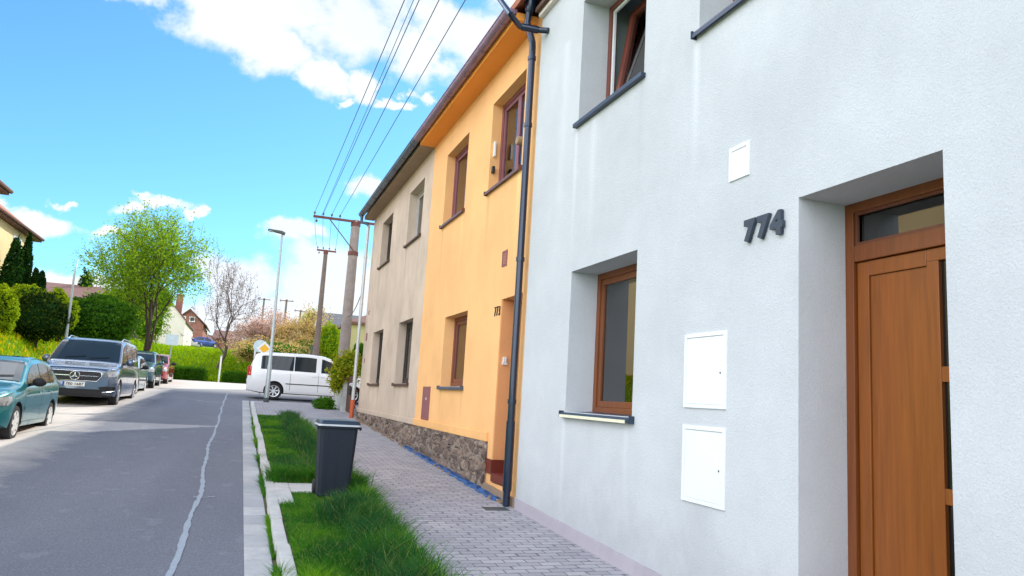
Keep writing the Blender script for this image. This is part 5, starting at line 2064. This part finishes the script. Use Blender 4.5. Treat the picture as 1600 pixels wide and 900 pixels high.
MB().tube([(0, .13, .97), (0, .13, 1.0)], .02, 8).build('bonnet_badge', 'chrome', r, local=True)
for sg in (-1, 1):
    m = MB()
    m.tube([(sg * (half(y)[12][0] - .05), y, half(y)[12][1] + .01 + (.05 if 1 < i < 12 else .0)) for i, y in enumerate([2.1 + 2.5 * j / 14 for j in range(15)])], .018, 6)
    m.build('roof_rail', 'chrome', r, local=True, smooth=True)
    m = MB()
    for ya, yb in zip([.0, .06, .12, .2, .28], [.06, .12, .2, .28, .36]):
        m.poly([(sg * (Wz(ya, .36) + .008), ya - .004, .36), (sg * (Wz(yb, .38) + .008), yb, .38), (sg * (Wz(yb, .5) + .008), yb, .5), (sg * (Wz(ya, .54) + .008), ya - .004, .54)])
    w0 = Wz(0, .45)
    m.poly([(sg * (w0 + .008), -.004, .36), (sg * .72 * 0 + sg * w0 * .86, -.014, .34), (sg * w0 * .74, -.014, .50), (sg * (w0 + .008), -.004, .54)])
    m.build('side_intake', 'black_trim', r, local=True)
    m = MB()
    m.tube([(sg * w0 * .88, -.02, .37), (sg * (w0 + .01), -.01, .385), (sg * (Wz(.1, .39) + .015), .1, .39), (sg * (Wz(.3, .41) + .012), .3, .41)], .014, 6)
    m.build('intake_trim', 'chrome', r, local=True)
m = MB().prism([(-.80, -.008, .44), (.80, -.008, .44), (.62, -.02, .30), (-.62, -.02, .30)], (0, .01, 0)).build('bumper_lip', 'black_trim', r, local=True)

Y3 = 27.0
make_car('blue_hatchback', 'pale blue hatchback with black mirror parked right behind the grey van', 'car', (-3.92, Y3, g_road(Y3 + 2) - .08), 0,
         variant(HATCH, paint='pale_blue_paint', handle='pale_blue_paint', mouldmat='black_trim', skirt='pale_blue_paint', scale=.94))
Y4 = 31.4
SUV = variant(HATCH, top=[(a, b * 1.12 if b > .5 else b) for a, b in HATCH['top']], belt=[(a, b * 1.12) for a, b in HATCH['belt']], z0=.26, wr=.33, W=1.74,
              paint='dark_teal_paint', handle='black_trim', mirmat='dark_teal_paint', rim='alloy', spokes=5, hl=(.42, .70, .84, .55), grille=(.45, .66, .8),
              intake=(.6, .32, .5), platez=.56, mirror=(1.5, 1.05), mouldmat='black_trim', skirt='black_trim', tl=(.85, 1.15))
make_car('teal_suv', 'dark teal compact off-roader parked between the blue and the red car', 'car', (-3.86, Y4, g_road(Y4 + 2) - .08), 0, variant(SUV, scale=.92))
Y5 = 35.8
make_car('red_hatchback', 'red hatchback parked last in the row before the junction', 'car', (-3.72, Y5, g_road(Y5 + 1) - .04), 0,
         variant(HATCH, paint='red_paint', handle='red_paint', mouldmat='black_trim', skirt='red_paint', scale=.94))
# white van across the street end
wvx = 1.22 + 3.88 * .94
CADDYX = 0
make_car('white_van', 'white high roofed van parked sideways behind the street lamp', 'van', (wvx, 29.15, g_road(29.2) + .0), R(90), variant(CADDY, scale=.94), group='vans')
# far cars on the bank
for nm, px, lb, pt in (('white_car', 298, 'small white car parked far up beside the brick house', 'white_car'), ('blue_car', 324, 'small blue car parked far up right of the white one', 'blue_car')):
    p = at(px, 533, 70)
    make_car(nm, lb, 'car', (p.x + 1.2, 70, terrain(p.x, 70) + .02), R(90), variant(HATCH, paint=pt, handle=pt, mouldmat=pt, skirt=pt, scale=.62), group='cars parked on the hill')

# ------------------------------------------------------------------ light
SX, SY = .966, .90            # horizontal travel of light per metre of height: towards -x and -y
sd = Vector((SX, SY, 1)).normalized()       # towards the sun
sun_d = bpy.data.lights.new('sun', 'SUN')
sun_d.energy = 5.0
sun_d.angle = R(.5)
sun_d.color = (1, .94, .84)
sun = bpy.data.objects.new('sun', sun_d)
col.objects.link(sun)
sun.rotation_euler = sd.to_track_quat('Z', 'Y').to_euler()
sun.location = (20, 20, 30)

w = bpy.data.worlds.new('World')
sc.world = w
w.use_nodes = True
t = w.node_tree
t.nodes.clear()
N_ = t.nodes.new
LK = t.links.new
outw = N_('ShaderNodeOutputWorld')
sky = N_('ShaderNodeTexSky')
sky.sky_type = 'NISHITA'
sky.sun_disc = False
sky.sun_elevation = math.asin(sd.z)
sky.sun_rotation = math.atan2(sd.x, sd.y)
sky.air_density = 1.0
sky.dust_density = .3
sky.ozone_density = 1.6
SKY_STR = .15


def wmath(op, a, b=None, c=None, clamp=False):
    n = N_('ShaderNodeMath')
    n.operation = op
    n.use_clamp = clamp
    for i, v in enumerate((a, b, c)):
        if v is None:
            continue
        if hasattr(v, 'is_linked'):
            LK(v, n.inputs[i])
        else:
            n.inputs[i].default_value = v
    return n.outputs[0]


tc = N_('ShaderNodeTexCoord')
sp = N_('ShaderNodeSeparateXYZ')
LK(tc.outputs['Generated'], sp.inputs[0])
ay = wmath('MAXIMUM', wmath('ABSOLUTE', sp.outputs[1]), .05)
U = wmath('DIVIDE', sp.outputs[0], ay)
V = wmath('DIVIDE', sp.outputs[2], ay)
cv = N_('ShaderNodeCombineXYZ')
LK(U, cv.inputs[0]); LK(V, cv.inputs[1])
LK(wmath('SIGN', sp.outputs[1]), cv.inputs[2])
nz = N_('ShaderNodeTexNoise')
nz.inputs['Scale'].default_value = 9
nz.inputs['Detail'].default_value = 9
nz.inputs['Roughness'].default_value = .58
nz.inputs['Distortion'].default_value = .3
LK(cv.outputs[0], nz.inputs['Vector'])
nb_ = N_('ShaderNodeTexNoise')
nb_.inputs['Scale'].default_value = 2.2
nb_.inputs['Detail'].default_value = 4
LK(cv.outputs[0], nb_.inputs['Vector'])
BL = [(-.20, .50, .07, .035), (-.06, .485, .095, .055), (.0, .45, .075, .042), (-.02, .52, .2, .05), (.10, .51, .11, .08), (.07, .43, .05, .032), (.13, .42, .03, .03), (.19, .48, .06, .055), (.27, .54, .12, .06), (.40, .6, .12, .1),
      (.21, .415, .022, .013), (.10, .395, .013, .010), (.17, .398, .03, .010),
      (-.25, .172, .05, .018), (-.31, .19, .05, .008), (-.215, .2, .016, .005), (-.12, .213, .045, .010), (-.145, .2, .035, .010), (-.075, .205, .012, .007), (-.17, .168, .03, .008),
      (-.02, .13, .065, .042), (.055, .20, .04, .018), (.11, .15, .07, .055), (.05, .075, .16, .055), (.13, .11, .14, .09), (-.20, .10, .07, .02), (-.12, .07, .16, .03), (.16, .28, .05, .02)]
wn = N_('ShaderNodeTexNoise')
wn.inputs['Scale'].default_value = 13
wn.inputs['Detail'].default_value = 8
wn.inputs['Roughness'].default_value = .62
LK(cv.outputs[0], wn.inputs['Vector'])
wsep = N_('ShaderNodeSeparateColor')
LK(wn.outputs['Color'], wsep.inputs[0])
U2 = wmath('ADD', U, wmath('MULTIPLY', wmath('SUBTRACT', wsep.outputs[0], .5), .15))
V2 = wmath('ADD', V, wmath('MULTIPLY', wmath('SUBTRACT', wsep.outputs[1], .5), .075))
dens = None
for cx, cz, rx, rz in BL:
    a = wmath('DIVIDE', wmath('SUBTRACT', U2, cx), rx)
    b = wmath('DIVIDE', wmath('SUBTRACT', V2, cz), rz)
    d2 = wmath('ADD', wmath('MULTIPLY', a, a), wmath('MULTIPLY', b, b))
    v = wmath('SUBTRACT', 1.0, wmath('SQRT', d2))
    # soft size-aware falloff
    dens = v if dens is None else wmath('MAXIMUM', dens, v)
front = wmath('ADD', dens, wmath('MULTIPLY', wmath('SUBTRACT', nz.outputs['Fac'], .47), 1.7))
back0 = wmath('MULTIPLY', wmath('SUBTRACT', wmath('ADD', wmath('MULTIPLY', nb_.outputs['Fac'], .7), wmath('MULTIPLY', nz.outputs['Fac'], .3)), .455), 7)
low = wmath('SUBTRACT', 1.0, wmath('MULTIPLY', wmath('SUBTRACT', sp.outputs[2], .60), 3.0, clamp=True))
back = wmath('MULTIPLY', wmath('ADD', back0, .25), low)
isf = wmath('GREATER_THAN', sp.outputs[1], .05)
# outside the view, generic clouds are added to brighten the shaded facades
inview = wmath('MULTIPLY', isf, wmath('MULTIPLY', wmath('LESS_THAN', wmath('ABSOLUTE', wmath('SUBTRACT', U, .1)), .62), wmath('LESS_THAN', V, .8)))
mixd = wmath('ADD', wmath('MULTIPLY', front, inview), wmath('MULTIPLY', back, wmath('SUBTRACT', 1.0, inview)))
mr = N_('ShaderNodeMapRange')
mr.interpolation_type = 'SMOOTHSTEP'
mr.inputs['From Min'].default_value = -.02
mr.inputs['From Max'].default_value = .55
LK(mixd, mr.inputs['Value'])
up = wmath('GREATER_THAN', sp.outputs[2], .0)
mask = wmath('MULTIPLY', mr.outputs[0], up)
tint = N_('ShaderNodeMix')
tint.data_type = 'RGBA'
tint.blend_type = 'MULTIPLY'
tint.inputs[0].default_value = 1
LK(sky.outputs[0], tint.inputs[6])
tint.inputs[7].default_value = (.70, 1.26, 1.50, 1)
cl = N_('ShaderNodeMix')
cl.data_type = 'RGBA'
LK(mask, cl.inputs[0])
LK(tint.outputs[2], cl.inputs[6])
shade = N_('ShaderNodeMix')
shade.data_type = 'RGBA'
sh = wmath('MULTIPLY', wmath('SUBTRACT', nb_.outputs['Fac'], .42), 3.0, clamp=True)
LK(sh, shade.inputs[0])
k = 1.12 / SKY_STR
CLOUD_FILL = 4.6        # gain of the added out-of-view clouds, raised as fill light
shade.inputs[6].default_value = (.86 * k, .92 * k, 1.0 * k, 1)
shade.inputs[7].default_value = (1.1 * k, 1.1 * k, 1.1 * k, 1)
gain = N_('ShaderNodeMix')
gain.data_type = 'RGBA'
gain.blend_type = 'MIX'
LK(inview, gain.inputs[0])
side = N_('ShaderNodeMix')
side.data_type = 'RGBA'
LK(wmath('ADD', wmath('MULTIPLY', sp.outputs[0], 1.2), .5, clamp=True), side.inputs[0])
side.inputs[6].default_value = (CLOUD_FILL * .93, CLOUD_FILL * .97, CLOUD_FILL * 1.06, 1)
side.inputs[7].default_value = (1.6, 1.65, 1.75, 1)
gk = N_('ShaderNodeMix')
gk.data_type = 'RGBA'
gk.blend_type = 'MULTIPLY'
gk.inputs[0].default_value = 1
LK(side.outputs[2], gk.inputs[6])
gk.inputs[7].default_value = (1 / SKY_STR, 1 / SKY_STR, 1 / SKY_STR, 1)
LK(gk.outputs[2], gain.inputs[6])
LK(shade.outputs[2], gain.inputs[7])
LK(gain.outputs[2], cl.inputs[7])
bg = N_('ShaderNodeBackground')
bg.inputs['Strength'].default_value = SKY_STR
LK(cl.outputs[2], bg.inputs['Color'])
LK(bg.outputs[0], outw.inputs[0])
